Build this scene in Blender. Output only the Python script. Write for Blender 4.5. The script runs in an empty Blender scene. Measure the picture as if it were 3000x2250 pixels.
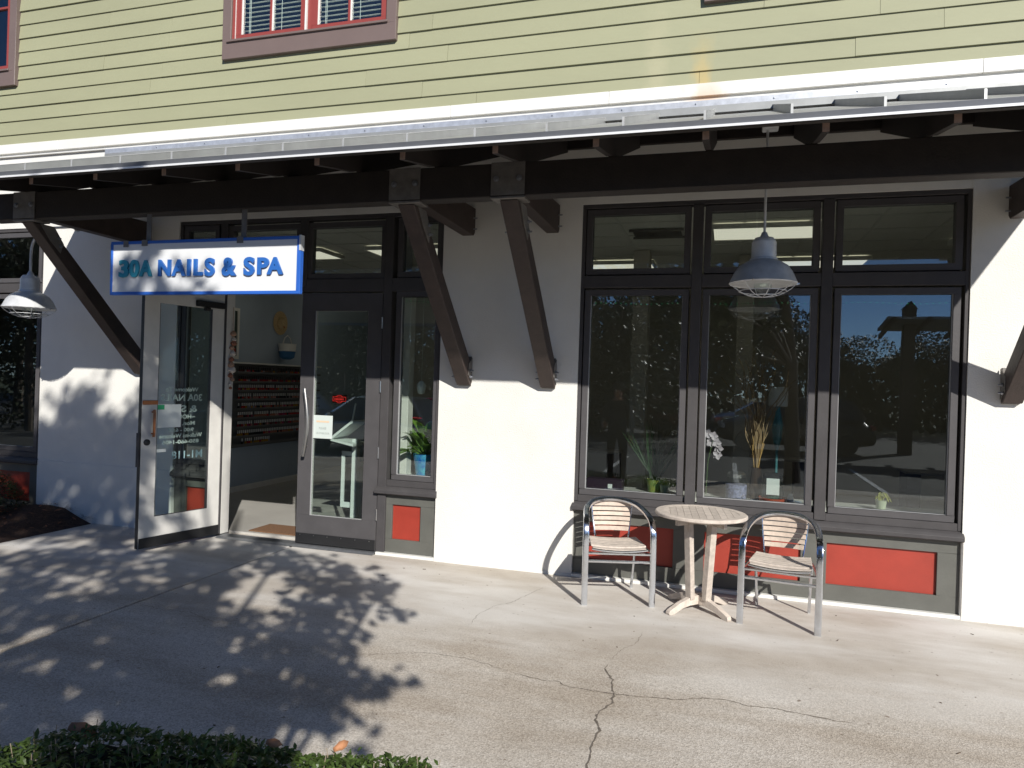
import bpy, bmesh, math, random
from mathutils import Vector, Matrix
random.seed(7)
S = bpy.context.scene
COL = S.collection
rad = math.radians
# ------------------------------------------------------------------ camera, sky, sun, exposure
cam = bpy.data.cameras.new('camera'); cam_o = bpy.data.objects.new('camera', cam); COL.objects.link(cam_o)
cam.sensor_fit = 'HORIZONTAL'; cam.sensor_width = 36.0; cam.lens = 2080.0/3000.0*36.0
cam.clip_start = 0.05; cam.clip_end = 600
_r = Vector((0.95683241, 0.28888611, 0.03188359)); _u = Vector((-0.03102451, -0.0075534, 0.99949008)); _f = Vector((-0.28897963, 0.95733367, -0.00173521))
_m = Matrix.Identity(4)
for i in range(3):
    _m[i][0] = _r[i]; _m[i][1] = _u[i]; _m[i][2] = -_f[i]
_m[0][3], _m[1][3], _m[2][3] = 0.0, -6.1946, 1.70
cam_o.matrix_world = _m
S.camera = cam_o

SUN_EL, SUN_AZ = 30.5, 33.8        # azimuth measured from -Y towards +X
w = bpy.data.worlds.new('World'); S.world = w; w.use_nodes = True
nt = w.node_tree
bg = nt.nodes['Background']; sky = nt.nodes.new('ShaderNodeTexSky')
sky.sky_type = 'NISHITA'; sky.sun_disc = False
sky.sun_elevation = rad(SUN_EL); sky.sun_rotation = rad(180.0-SUN_AZ)
sky.altitude = 0; sky.air_density = 0.6; sky.dust_density = 0.0; sky.ozone_density = 6.0
nt.links.new(sky.outputs[0], bg.inputs[0]); bg.inputs[1].default_value = 0.085
sun = bpy.data.lights.new('sun', 'SUN'); sun.energy = 5.0; sun.angle = rad(0.53); sun.color = (1.0, 0.965, 0.90)
sun_o = bpy.data.objects.new('sun', sun); COL.objects.link(sun_o)
_t = Vector((-math.sin(rad(SUN_AZ))*math.cos(rad(SUN_EL)), math.cos(rad(SUN_AZ))*math.cos(rad(SUN_EL)), -math.sin(rad(SUN_EL))))
sun_o.rotation_euler = _t.to_track_quat('-Z', 'Y').to_euler()
S.view_settings.view_transform = 'Standard'; S.view_settings.look = 'None'
S.view_settings.exposure = 0.35; S.view_settings.gamma = 1.0; S.view_settings.use_curve_mapping = False

# ------------------------------------------------------------------ materials
MATS = {}
def mat(name, col, rough=0.6, metal=0.0, var=0.0, vscale=3.0, bump=0.0, bscale=80.0, tint=0.0, spec=0.5, emit=None, estr=0.0, col2=None, stretch=None, obj=False, coat=0.0, trans=None):
    """procedural principled material: colour varied by noise, fine bump, per-object tint"""
    if name in MATS: return MATS[name]
    m = bpy.data.materials.new(name); m.use_nodes = True; t = m.node_tree; N = t.nodes; L = t.links
    b = N['Principled BSDF']
    b.inputs['Roughness'].default_value = rough; b.inputs['Metallic'].default_value = metal
    b.inputs['Specular IOR Level'].default_value = spec; b.inputs['Coat Weight'].default_value = coat
    c4 = (*col, 1)
    b.inputs['Base Color'].default_value = c4
    if emit:
        b.inputs['Emission Color'].default_value = (*emit, 1); b.inputs['Emission Strength'].default_value = estr
    geo = N.new('ShaderNodeTexCoord') if obj else N.new('ShaderNodeNewGeometry')
    pos = geo.outputs['Object'] if obj else geo.outputs['Position']
    if stretch:
        mp = N.new('ShaderNodeMapping'); mp.inputs['Scale'].default_value = stretch
        L.new(pos, mp.inputs[0]); pos = mp.outputs[0]
    src = None
    if var > 0:
        no = N.new('ShaderNodeTexNoise'); no.inputs['Scale'].default_value = vscale; no.inputs['Detail'].default_value = 6
        no.inputs['Roughness'].default_value = 0.62
        L.new(pos, no.inputs['Vector'])
        rp = N.new('ShaderNodeValToRGB'); rp.color_ramp.elements[0].position = 0.3; rp.color_ramp.elements[1].position = 0.7
        d = col2 if col2 else tuple(max(0, x*(1-var)) for x in col)
        h = col if col2 else tuple(min(1, x*(1+var*0.6)) for x in col)
        rp.color_ramp.elements[0].color = (*d, 1); rp.color_ramp.elements[1].color = (*h, 1)
        L.new(no.outputs['Fac'], rp.inputs[0]); src = rp.outputs[0]
    if tint > 0:
        oi = N.new('ShaderNodeObjectInfo'); mr = N.new('ShaderNodeMapRange')
        mr.inputs['To Min'].default_value = 1-tint; mr.inputs['To Max'].default_value = 1+tint
        L.new(oi.outputs['Random'], mr.inputs['Value'])
        hs = N.new('ShaderNodeHueSaturation'); hs.inputs['Color'].default_value = c4
        if src: L.new(src, hs.inputs['Color'])
        L.new(mr.outputs[0], hs.inputs['Value']); src = hs.outputs[0]
    if src: L.new(src, b.inputs['Base Color'])
    if bump > 0:
        n2 = N.new('ShaderNodeTexNoise'); n2.inputs['Scale'].default_value = bscale; n2.inputs['Detail'].default_value = 5
        L.new(pos, n2.inputs['Vector'])
        bp = N.new('ShaderNodeBump'); bp.inputs['Strength'].default_value = bump; bp.inputs['Distance'].default_value = 0.01
        L.new(n2.outputs['Fac'], bp.inputs['Height']); L.new(bp.outputs[0], b.inputs['Normal'])
    if trans:   # leaf translucency
        tr = N.new('ShaderNodeBsdfTranslucent'); tr.inputs[0].default_value = (*trans, 1)
        ad = N.new('ShaderNodeMixShader'); ad.inputs[0].default_value = 0.35
        L.new(b.outputs[0], ad.inputs[1]); L.new(tr.outputs[0], ad.inputs[2]); L.new(ad.outputs[0], N['Material Output'].inputs[0])
    MATS[name] = m
    return m

def glass_mat(name, f0, tintc):
    m = bpy.data.materials.new(name); m.use_nodes = True; t = m.node_tree; N = t.nodes; L = t.links
    N.remove(N['Principled BSDF'])
    tr = N.new('ShaderNodeBsdfTransparent'); tr.inputs[0].default_value = (*tintc, 1)
    gl = N.new('ShaderNodeBsdfGlossy'); gl.inputs['Roughness'].default_value = 0.0; gl.inputs['Color'].default_value = (0.92, 0.97, 1, 1)
    # slight waviness of float glass
    ge = N.new('ShaderNodeNewGeometry'); no = N.new('ShaderNodeTexNoise'); no.inputs['Scale'].default_value = 2.2; no.inputs['Detail'].default_value = 1
    L.new(ge.outputs['Position'], no.inputs['Vector'])
    bp = N.new('ShaderNodeBump'); bp.inputs['Strength'].default_value = 0.12; bp.inputs['Distance'].default_value = 0.004
    L.new(no.outputs['Fac'], bp.inputs['Height']); L.new(bp.outputs[0], gl.inputs['Normal'])
    lw = N.new('ShaderNodeLayerWeight'); lw.inputs['Blend'].default_value = 0.5
    pw = N.new('ShaderNodeMath'); pw.operation = 'POWER'; pw.inputs[1].default_value = 5.0
    L.new(lw.outputs['Facing'], pw.inputs[0])
    ma = N.new('ShaderNodeMath'); ma.operation = 'MULTIPLY_ADD'; ma.inputs[1].default_value = 1-f0; ma.inputs[2].default_value = f0
    L.new(pw.outputs[0], ma.inputs[0])
    mx = N.new('ShaderNodeMixShader'); L.new(ma.outputs[0], mx.inputs[0]); L.new(tr.outputs[0], mx.inputs[1]); L.new(gl.outputs[0], mx.inputs[2])
    L.new(mx.outputs[0], N['Material Output'].inputs[0])
    MATS[name] = m
    return m

def concrete_mat():
    m = bpy.data.materials.new('concrete'); m.use_nodes = True; t = m.node_tree; N = t.nodes; L = t.links
    b = N['Principled BSDF']; b.inputs['Roughness'].default_value = 0.82; b.inputs['Specular IOR Level'].default_value = 0.35
    ge = N.new('ShaderNodeNewGeometry'); P = ge.outputs['Position']
    def noise(sc, det=5, rough=.6, vec=None):
        n = N.new('ShaderNodeTexNoise'); n.inputs['Scale'].default_value = sc; n.inputs['Detail'].default_value = det; n.inputs['Roughness'].default_value = rough
        L.new(vec or P, n.inputs['Vector']); return n.outputs['Fac']
    def ramp(f, p0, c0, p1, c1):
        r = N.new('ShaderNodeValToRGB'); e = r.color_ramp.elements
        e[0].position = p0; e[0].color = (*c0, 1); e[1].position = p1; e[1].color = (*c1, 1); L.new(f, r.inputs[0]); return r.outputs[0]
    def mix(fac, a, c, mode='MIX'):
        x = N.new('ShaderNodeMix'); x.data_type = 'RGBA'; x.blend_type = mode
        if isinstance(fac, float): x.inputs[0].default_value = fac
        else: L.new(fac, x.inputs[0])
        L.new(a, x.inputs[6]); L.new(c, x.inputs[7]); return x.outputs[2]
    base = ramp(noise(0.9), .32, (.515, .485, .445), .68, (.64, .615, .58))
    # broad tan water stains, stretched along the wall
    mp = N.new('ShaderNodeMapping'); mp.inputs['Scale'].default_value = (0.45, 1.5, 1); mp.inputs['Location'].default_value = (3.1, 1.7, 0); L.new(P, mp.inputs[0])
    st = ramp(noise(1.0, 7, .62, mp.outputs[0]), .42, (0, 0, 0), .60, (1, 1, 1))
    tan = ramp(noise(4.0), .3, (.30, .245, .185), .7, (.42, .365, .30))
    mm = N.new('ShaderNodeMath'); mm.operation = 'MULTIPLY'; mm.inputs[1].default_value = 0.6; L.new(st, mm.inputs[0])
    c = mix(mm.outputs[0], base, tan)
    # worn zone away from the wall shows the aggregate
    sx = N.new('ShaderNodeSeparateXYZ'); L.new(P, sx.inputs[0])
    nz = N.new('ShaderNodeMath'); nz.operation = 'MULTIPLY_ADD'; nz.inputs[1].default_value = 1.1; L.new(noise(1.1), nz.inputs[0]); L.new(sx.outputs['Y'], nz.inputs[2])
    wear = N.new('ShaderNodeMapRange'); wear.inputs['From Min'].default_value = -0.75; wear.inputs['From Max'].default_value = -1.6; L.new(nz.outputs[0], wear.inputs['Value'])
    vo = N.new('ShaderNodeTexVoronoi'); vo.inputs['Scale'].default_value = 140; L.new(P, vo.inputs['Vector'])
    sp = N.new('ShaderNodeSeparateColor'); L.new(vo.outputs['Color'], sp.inputs[0])
    spk = ramp(sp.outputs[0], .0, (.56, .515, .455), .9, (1.08, 1.04, .98))
    sm = N.new('ShaderNodeMath'); sm.operation = 'MULTIPLY'; sm.inputs[1].default_value = .75; L.new(wear.outputs[0], sm.inputs[0])
    c = mix(sm.outputs[0], c, spk, 'MULTIPLY')
    # fine grain and small dark pits
    c = mix(0.35, c, ramp(noise(160, 3, .7), .3, (.55, .53, .5), .7, (1.25, 1.25, 1.25)), 'MULTIPLY')
    c = mix(1.0, c, ramp(noise(26, 2, .5), .24, (.45, .4, .36), .31, (1, 1, 1)), 'MULTIPLY')
    L.new(c, b.inputs['Base Color'])
    bp = N.new('ShaderNodeBump'); bp.inputs['Strength'].default_value = .35; bp.inputs['Distance'].default_value = .004
    ad = N.new('ShaderNodeMath'); ad.operation = 'MULTIPLY_ADD'; L.new(vo.outputs['Distance'], ad.inputs[0]); L.new(wear.outputs[0], ad.inputs[1]); L.new(noise(70), ad.inputs[2])
    L.new(ad.outputs[0], bp.inputs['Height']); L.new(bp.outputs[0], b.inputs['Normal'])
    MATS['concrete'] = m; return m

def siding_mat():
    m = mat('siding_paint', (.298, .298, .186), .68, var=.07, vscale=1.0, bump=.15, bscale=16, tint=.03, stretch=(.5, 1, 1.6))
    return m

def add_stain(m, x, w_, z0, z1, col, amt):
    t = m.node_tree; N = t.nodes; L = t.links; b = N['Principled BSDF']
    ge = N.new('ShaderNodeNewGeometry'); sx = N.new('ShaderNodeSeparateXYZ'); L.new(ge.outputs['Position'], sx.inputs[0])
    no = N.new('ShaderNodeTexNoise'); no.inputs['Scale'].default_value = 9; L.new(ge.outputs['Position'], no.inputs['Vector'])
    def M(op, a, c):
        q = N.new('ShaderNodeMath'); q.operation = op
        for i, v in enumerate((a, c)):
            if isinstance(v, (int, float)): q.inputs[i].default_value = v
            else: L.new(v, q.inputs[i])
        return q.outputs[0]
    d = M('ABSOLUTE', M('SUBTRACT', sx.outputs['X'], x), 0); d = M('ADD', d, M('MULTIPLY', M('SUBTRACT', no.outputs['Fac'], .5), w_*1.6))
    r1 = N.new('ShaderNodeMapRange'); r1.inputs['From Min'].default_value = w_; r1.inputs['From Max'].default_value = w_*.15; L.new(d, r1.inputs['Value'])
    r2 = N.new('ShaderNodeMapRange'); r2.inputs['From Min'].default_value = z1; r2.inputs['From Max'].default_value = z0; L.new(sx.outputs['Z'], r2.inputs['Value'])
    f = M('MULTIPLY', M('MULTIPLY', r1.outputs[0], r2.outputs[0]), amt)
    mx = N.new('ShaderNodeMix'); mx.data_type = 'RGBA'; L.new(f, mx.inputs[0])
    src = b.inputs['Base Color'].links[0].from_socket; L.new(src, mx.inputs[6]); mx.inputs[7].default_value = (*col, 1); L.new(mx.outputs[2], b.inputs['Base Color'])
M_CONC = concrete_mat(); M_SIDE = siding_mat()
add_stain(M_SIDE, -.28, .10, 4.25, 4.75, (.46, .34, .13), .75); add_stain(M_SIDE, -.66, .13, 4.2, 5.2, (.40, .37, .24), .5)
M_GLASS = glass_mat('window_glass', .10, (.84, .87, .86)); M_GLASS2 = glass_mat('door_glass', .075, (.88, .92, .90)); M_GLASSU = glass_mat('upper_glass', .10, (.94, .97, .95)); M_TRANS = glass_mat('transom_glass', .08, (.93, .96, .94)); M_LEAFG = glass_mat('leaf_glass', .04, (.88, .92, .90)); M_CLEAR = glass_mat('clear_glass', .04, (.93, .97, .95))
M_STUC = mat('white_stucco', (.665, .65, .61), .85, var=.08, vscale=1.3, bump=.35, bscale=90)
M_BAND = mat('white_trim_paint', (.70, .69, .655), .5, var=.07, vscale=2.2, bump=.1, bscale=40, tint=.02)
add_stain(M_BAND, -.25, .22, 4.15, 4.36, (.58, .36, .19), .6)
M_FRAME = mat('charcoal_frame_paint', (.062, .058, .059), .55, var=.14, vscale=5, bump=.10, bscale=60, spec=.2)
M_FRAME2 = mat('charcoal_sash_paint', (.074, .070, .072), .5, var=.12, vscale=5, bump=.06, bscale=50, spec=.25)
M_BULK = mat('olive_charcoal_panel', (.100, .100, .088), .5, var=.14, vscale=4, bump=.1, bscale=40)
M_RED = mat('brick_red_paint', (.30, .034, .019), .52, var=.16, vscale=3.5, bump=.06, bscale=50)
M_WHITE = mat('white_paint', (.70, .69, .65), .45, var=.08, vscale=5, bump=.05, bscale=40)
M_DOORW = mat('door_inside_paint', (.62, .60, .56), .45, var=.10, vscale=5)
M_BROWN = mat('taupe_window_trim', (.155, .113, .102), .5, var=.06, vscale=4)
M_SASH = mat('red_sash_paint', (.26, .050, .042), .45, var=.06, vscale=5)
M_WOODD = mat('near_black_beam_stain', (.020, .0145, .012), .7, var=.3, vscale=8, bump=.3, bscale=60)
M_WOOD = mat('dark_stained_timber', (.046, .031, .026), .62, var=.30, vscale=8, bump=.3, bscale=60, stretch=(1, 1, 1), tint=.12)
M_RAFT = mat('dark_rafter_stain', (.017, .012, .0105), .7, var=.3, vscale=10, tint=.1)
M_ENDG = mat('faded_timber_end', (.33, .22, .17), .8, var=.25, vscale=40)
M_GALV = mat('galvanised_steel', (.60, .61, .62), .45, .25, var=.22, vscale=9, bump=.05, bscale=30)
M_ROOF = mat('galvalume_roof', (.31, .315, .31), .45, .30, var=.14, vscale=5, bump=.06, bscale=12)
M_SEAMC = mat('seam_fold', (.46, .465, .46), .42, .3, var=.12, vscale=8)
M_DRIP = mat('grey_drip_metal', (.30, .31, .34), .32, .7, var=.1, vscale=6)
M_PLATE = mat('weathered_steel_plate', (.20, .185, .17), .55, .5, var=.25, vscale=14)
M_ALU = mat('polished_aluminium', (.70, .73, .78), .17, 1.0, var=.08, vscale=30, bump=.04, bscale=25, obj=True)
M_TEAK = mat('weathered_teak', (.50, .435, .375), .68, var=.22, vscale=22, bump=.25, bscale=60, tint=.10, stretch=(1, 1, 1), obj=True)
M_TEAKS = mat('varnished_pale_teak', (.50, .405, .33), .5, var=.16, vscale=26, tint=.08, obj=True)
M_BLUE = mat('sign_blue_paint', (.028, .12, .48), .35, var=.06, vscale=6)
M_SIGNW = mat('sign_white_face', (.66, .67, .68), .4)
M_LETB = mat('letter_blue', (.028, .125, .42), .35); M_LETT = mat('letter_teal', (.03, .27, .38), .35)
M_BLACK = mat('black_rubber', (.012, .012, .013), .5, var=.1)
M_JOINT = mat('joint_dirt', (.025, .022, .018), .95)
M_DARK = mat('crack_dirt', (.15, .125, .10), .95, var=.3, vscale=30)
M_SOIL = mat('pine_mulch', (.055, .028, .016), .95, var=.5, vscale=26, bump=.8, bscale=50)
M_STRAW = mat('pine_straw', (.10, .045, .022), .8, var=.4, vscale=16)
M_ASPH = mat('asphalt', (.055, .054, .052), .9, var=.25, vscale=2, bump=.4, bscale=90)
M_STEEL = mat('brushed_steel', (.62, .61, .59), .28, 1.0)
M_BRASS = mat('copper_door_pull', (.42, .17, .075), .4, .6, var=.2, vscale=20)
M_PAPER = mat('white_paper', (.76, .80, .76), .7, var=.02, vscale=8)
M_HINGE = M_STEEL
M_LEAF = mat('tree_leaf', (.045, .062, .022), .42, var=.4, vscale=3)
M_BARK = mat('bark', (.11, .085, .065), .9, var=.4, vscale=14, bump=.8, bscale=30)
M_HEDGE = mat('hedge_leaf', (.075, .12, .028), .38, var=.7, vscale=28, trans=(.10, .18, .03))
M_DRYLEAF = mat('dry_leaf', (.42, .19, .09), .7, var=.3, vscale=25)

# ------------------------------------------------------------------ mesh helpers
class MB:
    def __init__(s): s.v = []; s.f = []; s.m = []
    def add(s, vs, fs, mi=0):
        o = len(s.v); s.v += [tuple(p) for p in vs]
        for q in fs: s.f.append(tuple(i+o for i in q)); s.m.append(mi)
        return s
    def box(s, x0, x1, y0, y1, z0, z1, mi=0):
        v = [(x, y, z) for z in (z0, z1) for y in (y0, y1) for x in (x0, x1)]
        return s.add(v, [(0, 2, 3, 1), (4, 5, 7, 6), (0, 1, 5, 4), (2, 6, 7, 3), (0, 4, 6, 2), (1, 3, 7, 5)], mi)
    def obox(s, c, ax, ay, az, mi=0):
        c = Vector(c); ax = Vector(ax); ay = Vector(ay); az = Vector(az)
        v = [c+i*ax+j*ay+k*az for k in (-1, 1) for j in (-1, 1) for i in (-1, 1)]
        return s.add(v, [(0, 2, 3, 1), (4, 5, 7, 6), (0, 1, 5, 4), (2, 6, 7, 3), (0, 4, 6, 2), (1, 3, 7, 5)], mi)
    def prism(s, poly, fn, a, b, mi=0):
        n = len(poly); v = [fn(p, a) for p in poly]+[fn(p, b) for p in poly]
        f = [tuple(range(n))[::-1], tuple(range(n, 2*n))]+[(i, (i+1) % n, n+(i+1) % n, n+i) for i in range(n)]
        return s.add(v, f, mi)
    def tube(s, pts, r, n=8, ref=None, r2=None, mi=0, cap=True, power=2.0):
        pts = [Vector(p) for p in pts]; k = len(pts)
        rr = r if isinstance(r, (list, tuple)) else [r]*k
        t0 = (pts[1]-pts[0]).normalized()
        a = Vector(ref) if ref else (Vector((1, 0, 0)) if abs(t0.x) < .8 else Vector((0, 1, 0)))
        a = (a-t0*a.dot(t0)).normalized(); rings = []
        for i in range(k):
            t = (pts[min(i+1, k-1)]-pts[max(i-1, 0)]).normalized()
            a = (a-t*a.dot(t)).normalized(); b = t.cross(a)
            ra = rr[i]; rb = (r2 if r2 else ra)
            ring = []
            for j in range(n):
                an = 2*math.pi*(j+.5)/n; c, sn = math.cos(an), math.sin(an)
                if power != 2.0:
                    c = math.copysign(abs(c)**(2/power), c); sn = math.copysign(abs(sn)**(2/power), sn)
                ring.append(pts[i]+a*c*ra+b*sn*rb)
            rings.append(ring)
        v = [p for g in rings for p in g]
        f = [(i*n+j, i*n+(j+1) % n, (i+1)*n+(j+1) % n, (i+1)*n+j) for i in range(k-1) for j in range(n)]
        if cap: f += [tuple(range(n))[::-1], tuple(range((k-1)*n, k*n))]
        return s.add(v, f, mi)
    def lathe(s, prof, n=24, c=(0, 0, 0), mi=0, axis='Z'):
        v = []
        for (r, z) in prof:
            for j in range(n):
                a = 2*math.pi*j/n; p = (r*math.cos(a), r*math.sin(a), z)
                if axis == 'X': p = (z, p[0], p[1])
                if axis == 'Y': p = (p[0], z, p[1])
                v.append((p[0]+c[0], p[1]+c[1], p[2]+c[2]))
        k = len(prof)
        f = [(i*n+j, i*n+(j+1) % n, (i+1)*n+(j+1) % n, (i+1)*n+j) for i in range(k-1) for j in range(n)]
        if prof[0][0] > 1e-5: f.append(tuple(range(n))[::-1])
        if prof[-1][0] > 1e-5: f.append(tuple(range((k-1)*n, k*n)))
        return s.add(v, f, mi)
    def mesh(s, name, mats, smooth=False, bevel=0.0, fix=True):
        me = bpy.data.meshes.new(name); me.from_pydata(s.v, [], s.f)
        if not isinstance(mats, (list, tuple)): mats = [mats]
        for m in mats: me.materials.append(m)
        me.polygons.foreach_set('material_index', s.m)
        if fix or bevel:
            bm = bmesh.new(); bm.from_mesh(me)
            bmesh.ops.remove_doubles(bm, verts=bm.verts, dist=1e-6)
            bmesh.ops.recalc_face_normals(bm, faces=bm.faces)
            if bevel:
                ed = [e for e in bm.edges if len(e.link_faces) == 2 and e.calc_face_angle(0) > .6]
                bmesh.ops.bevel(bm, geom=ed, offset=bevel, segments=1, affect='EDGES', profile=.5)
            bm.to_mesh(me); bm.free()
        if smooth:
            me.polygons.foreach_set('use_smooth', [True]*len(me.polygons))
            if hasattr(me, 'set_sharp_from_angle'): me.set_sharp_from_angle(angle=rad(38))
        me.update(); return me
    def build(s, name, mats, parent=None, smooth=False, bevel=0.0, fix=True):
        return link(name, s.mesh(name, mats, smooth, bevel, fix), parent)
def link(name, me, parent=None, loc=None, rz=None):
    o = bpy.data.objects.new(name, me); COL.objects.link(o)
    if parent: o.parent = parent
    if loc: o.location = loc
    if rz is not None: o.rotation_euler = (0, 0, rz)
    return o
def empty(name, loc=(0, 0, 0), rz=0.0):
    o = bpy.data.objects.new(name, None); COL.objects.link(o); o.location = loc; o.rotation_euler = (0, 0, rz); o.empty_display_size = .2; return o
def tag(o, label, cat, group=None, kind=None):
    o['label'] = label; o['category'] = cat
    if group: o['group'] = group
    if kind: o['kind'] = kind
    return o
def struct(o): o['kind'] = 'structure'; return o
def box(name, b, m, parent=None, bevel=0.0): return MB().box(*b).build(name, m, parent, bevel=bevel)
def copy_tree(o, parent=None):
    c = o.copy(); COL.objects.link(c); c.parent = parent
    for ch in list(o.children): copy_tree(ch, c)
    return c
XZ = lambda p, y: (p[0], y, p[1])      # polygon in X-Z extruded along Y
YZ = lambda p, x: (x, p[0], p[1])      # polygon in Y-Z extruded along X
XY = lambda p, z: (p[0], p[1], z)
DG = None
def text_mesh(txt, name, m, x0, x1, z0, z1, depth, offset=0.0, mirror=False, fit_h=True):
    """flat raised lettering in the X-Z plane (front at y=-depth), fitted to a rectangle"""
    cu = bpy.data.curves.new(name, 'FONT'); cu.body = txt; cu.extrude = 0.5; cu.offset = offset; cu.resolution_u = 5
    o = bpy.data.objects.new('tmp', cu); COL.objects.link(o)
    dg = bpy.context.evaluated_depsgraph_get(); me = bpy.data.meshes.new_from_object(o.evaluated_get(dg)); 
    bpy.data.objects.remove(o); bpy.data.curves.remove(cu)
    xs = [v.co.x for v in me.vertices]; ys = [v.co.y for v in me.vertices]
    a, b, c, d = min(xs), max(xs), min(ys), max(ys)
    for v in me.vertices:
        x = (v.co.x-a)/(b-a); 
        if mirror: x = 1-x
        z = (v.co.y-c)/(d-c)
        v.co = (x0+x*(x1-x0), -(v.co.z+.5)*depth, z0+z*(z1-z0))
    me.materials.clear(); me.materials.append(m); me.name = name
    bm = bmesh.new(); bm.from_mesh(me); bmesh.ops.recalc_face_normals(bm, faces=bm.faces); bm.to_mesh(me); bm.free()
    return me

# ------------------------------------------------------------------ ground
def sheet(name, x0, x1, y0, y1, z, m):
    return struct(MB().add([(x0, y0, z), (x1, y0, z), (x1, y1, z), (x0, y1, z)], [(0, 1, 2, 3)]).build(name, m))
sheet('parking_lot', -150, 150, -200, 60, -.16, M_ASPH)
sheet('lawn', -150, 150, -200, -31, -.15, mat('far_grass', (.06, .075, .03), .9, var=.4, vscale=.4))
pave = struct(empty('pavement'))
for (a, b) in ((-6.65, -4.119), (-4.087, 7.5)):
    box('slab', (a, b, -7.2, .24, -.2, 0), M_CONC, pave, bevel=.006)
box('slab', (-14, -6.653, -7.2, -1.7, -.2, 0), M_CONC, pave, bevel=.006)
box('joint_fill', (-4.122, -4.084, -7.2, 0, -.1, -.035), M_JOINT, pave)
def ribbon(pts, w0, seed):
    rnd = random.Random(seed); P = []
    for (a, b) in zip(pts[:-1], pts[1:]):
        n = max(3, int(math.dist(a, b)/.022))
        for i in range(n):
            t = i/n; P.append((a[0]+(b[0]-a[0])*t+rnd.uniform(-.007, .007), a[1]+(b[1]-a[1])*t+rnd.uniform(-.007, .007)))
    P.append(pts[-1]); v = []; f = []
    for i, p in enumerate(P):
        q = P[min(i+1, len(P)-1)]; o = P[max(i-1, 0)]
        d = Vector((q[0]-o[0], q[1]-o[1])).normalized(); nrm = Vector((-d.y, d.x))
        e = min(1, i/8+.15, (len(P)-1-i)/8+.15); ww = w0*e*rnd.uniform(.25, 1.35)/2
        v += [(p[0]+nrm.x*ww, p[1]+nrm.y*ww, .0025), (p[0]-nrm.x*ww, p[1]-nrm.y*ww, .0025)]
    for i in range(len(P)-1): f.append((2*i, 2*i+1, 2*i+3, 2*i+2))
    return MB().add(v, f).build('crack', M_DARK, pave, fix=False)
CR1 = [(-0.637, -1.825), (-0.644, -1.95), (-0.577, -2.081), (-0.543, -2.274), (-0.536, -2.383), (-0.584, -2.527), (-0.584, -2.606), (-0.546, -2.687), (-0.557, -2.816), (-0.552, -2.947), (-0.538, -3.071), (-0.525, -3.203), (-.5, -3.6)]
CR2 = [(-1.152, -2.191), (-0.975, -2.235), (-0.858, -2.22), (-0.808, -2.268), (-0.69, -2.271), (-0.543, -2.274), (-0.355, -2.239), (-0.211, -2.215), (-0.069, -2.147), (0.075, -2.119), (0.163, -2.152), (0.284, -2.14), (0.437, -2.149), (0.567, -2.165), (0.703, -2.177)]
CR3 = [(-2.197, -2.294), (-2.016, -2.24), (-1.757, -2.102), (-1.443, -2.096), (-1.152, -2.191)]
CR4 = [(-1.655, -1.57), (-1.686, -1.286), (-1.632, -1.05), (-1.536, -0.92), (-1.40, -.4)]
CR5 = [(-4.116, -1.998), (-3.825, -2.046), (-3.577, -2.025), (-3.24, -2.155)]
for pts, ww, sd in ((CR1, .0105, 1), (CR2, .0075, 2), (CR3, .0035, 3), (CR4, .003, 4), (CR5, .0035, 5), ([(-.637, -1.825), (-.60, -1.6), (-.52, -1.45), (-.5, -1.2)], .003, 6)):
    ribbon(pts, ww, sd)
rd = random.Random(77); dbm = MB()
for k in range(20):
    x, y = rd.uniform(-3.2, 2.2), rd.uniform(-3.4, -.1); a = rd.uniform(0, 3.14); l = rd.uniform(.004, .016); wd = rd.uniform(.0015, .004)
    dbm.obox((x, y, .003), (math.cos(a)*l, math.sin(a)*l, 0), (-math.sin(a)*wd, math.cos(a)*wd, 0), (0, 0, .0015))
o = dbm.build('litter_specks', mat('dry_litter', (.10, .07, .045), .9), pave); o['kind'] = 'stuff'
# kerb at the edge of the parking lot
box('kerb', (-14, 7.5, -7.42, -7.21, -.3, -.004), M_CONC, pave, bevel=.015)
# parking bay lines
for i in range(12):
    box('bay_line', (-16+i*2.7, -15.9+i*2.7, -12.6, -7.6, -.158, -.153), M_WHITE, pave)

# mulch bed at the left with pine straw
bed = struct(empty('mulch_bed'))
mb = MB(); nx, ny = 26, 18
rnd = random.Random(3)
hh = {}
for j in range(ny+1):
    for i in range(nx+1):
        x = -12+5.36*i/nx; y = -1.68+1.665*j/ny
        e = min(1, (-6.64-x)/.5, (y+1.70)/.3); d = math.exp(-((x+7.25)/.65)**2-((y+.05)/.32)**2)
        hh[i, j] = (x, y, -.01+.06*max(0, e)+.11*d*max(0, min(1, e*1.2))+rnd.uniform(-.008, .008))
mb.add([hh[i, j] for j in range(ny+1) for i in range(nx+1)], [(j*(nx+1)+i, j*(nx+1)+i+1, (j+1)*(nx+1)+i+1, (j+1)*(nx+1)+i) for j in range(ny) for i in range(nx)])
mb.build('soil', M_SOIL, bed, smooth=True)
def bed_h(x, y):
    i = min(nx-1, max(0, int((x+12)/5.36*nx))); j = min(ny-1, max(0, int((y+1.68)/1.665*ny))); return hh[i, j][2]
mb = MB()
for k in range(5200):
    x = rnd.uniform(-9.2, -6.61) if k % 5 else rnd.gauss(-7.2, .35); y = rnd.uniform(-1.66, -.015)
    if x > -6.58: continue
    z = bed_h(x, y)+rnd.uniform(.004, .03); a = rnd.uniform(0, 6.28); l = rnd.uniform(.05, .11); t = rnd.uniform(-.25, .35)
    d = Vector((math.cos(a)*l, math.sin(a)*l, t*l)); s = Vector((-math.sin(a), math.cos(a), 0))*.0022; p = Vector((x, min(y, -.03), z))
    q = p+d; q.y = min(q.y, -.012)
    mb.add([p-s, p+s, q+s*.4, q-s*.4], [(0, 1, 2, 3)])
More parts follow.
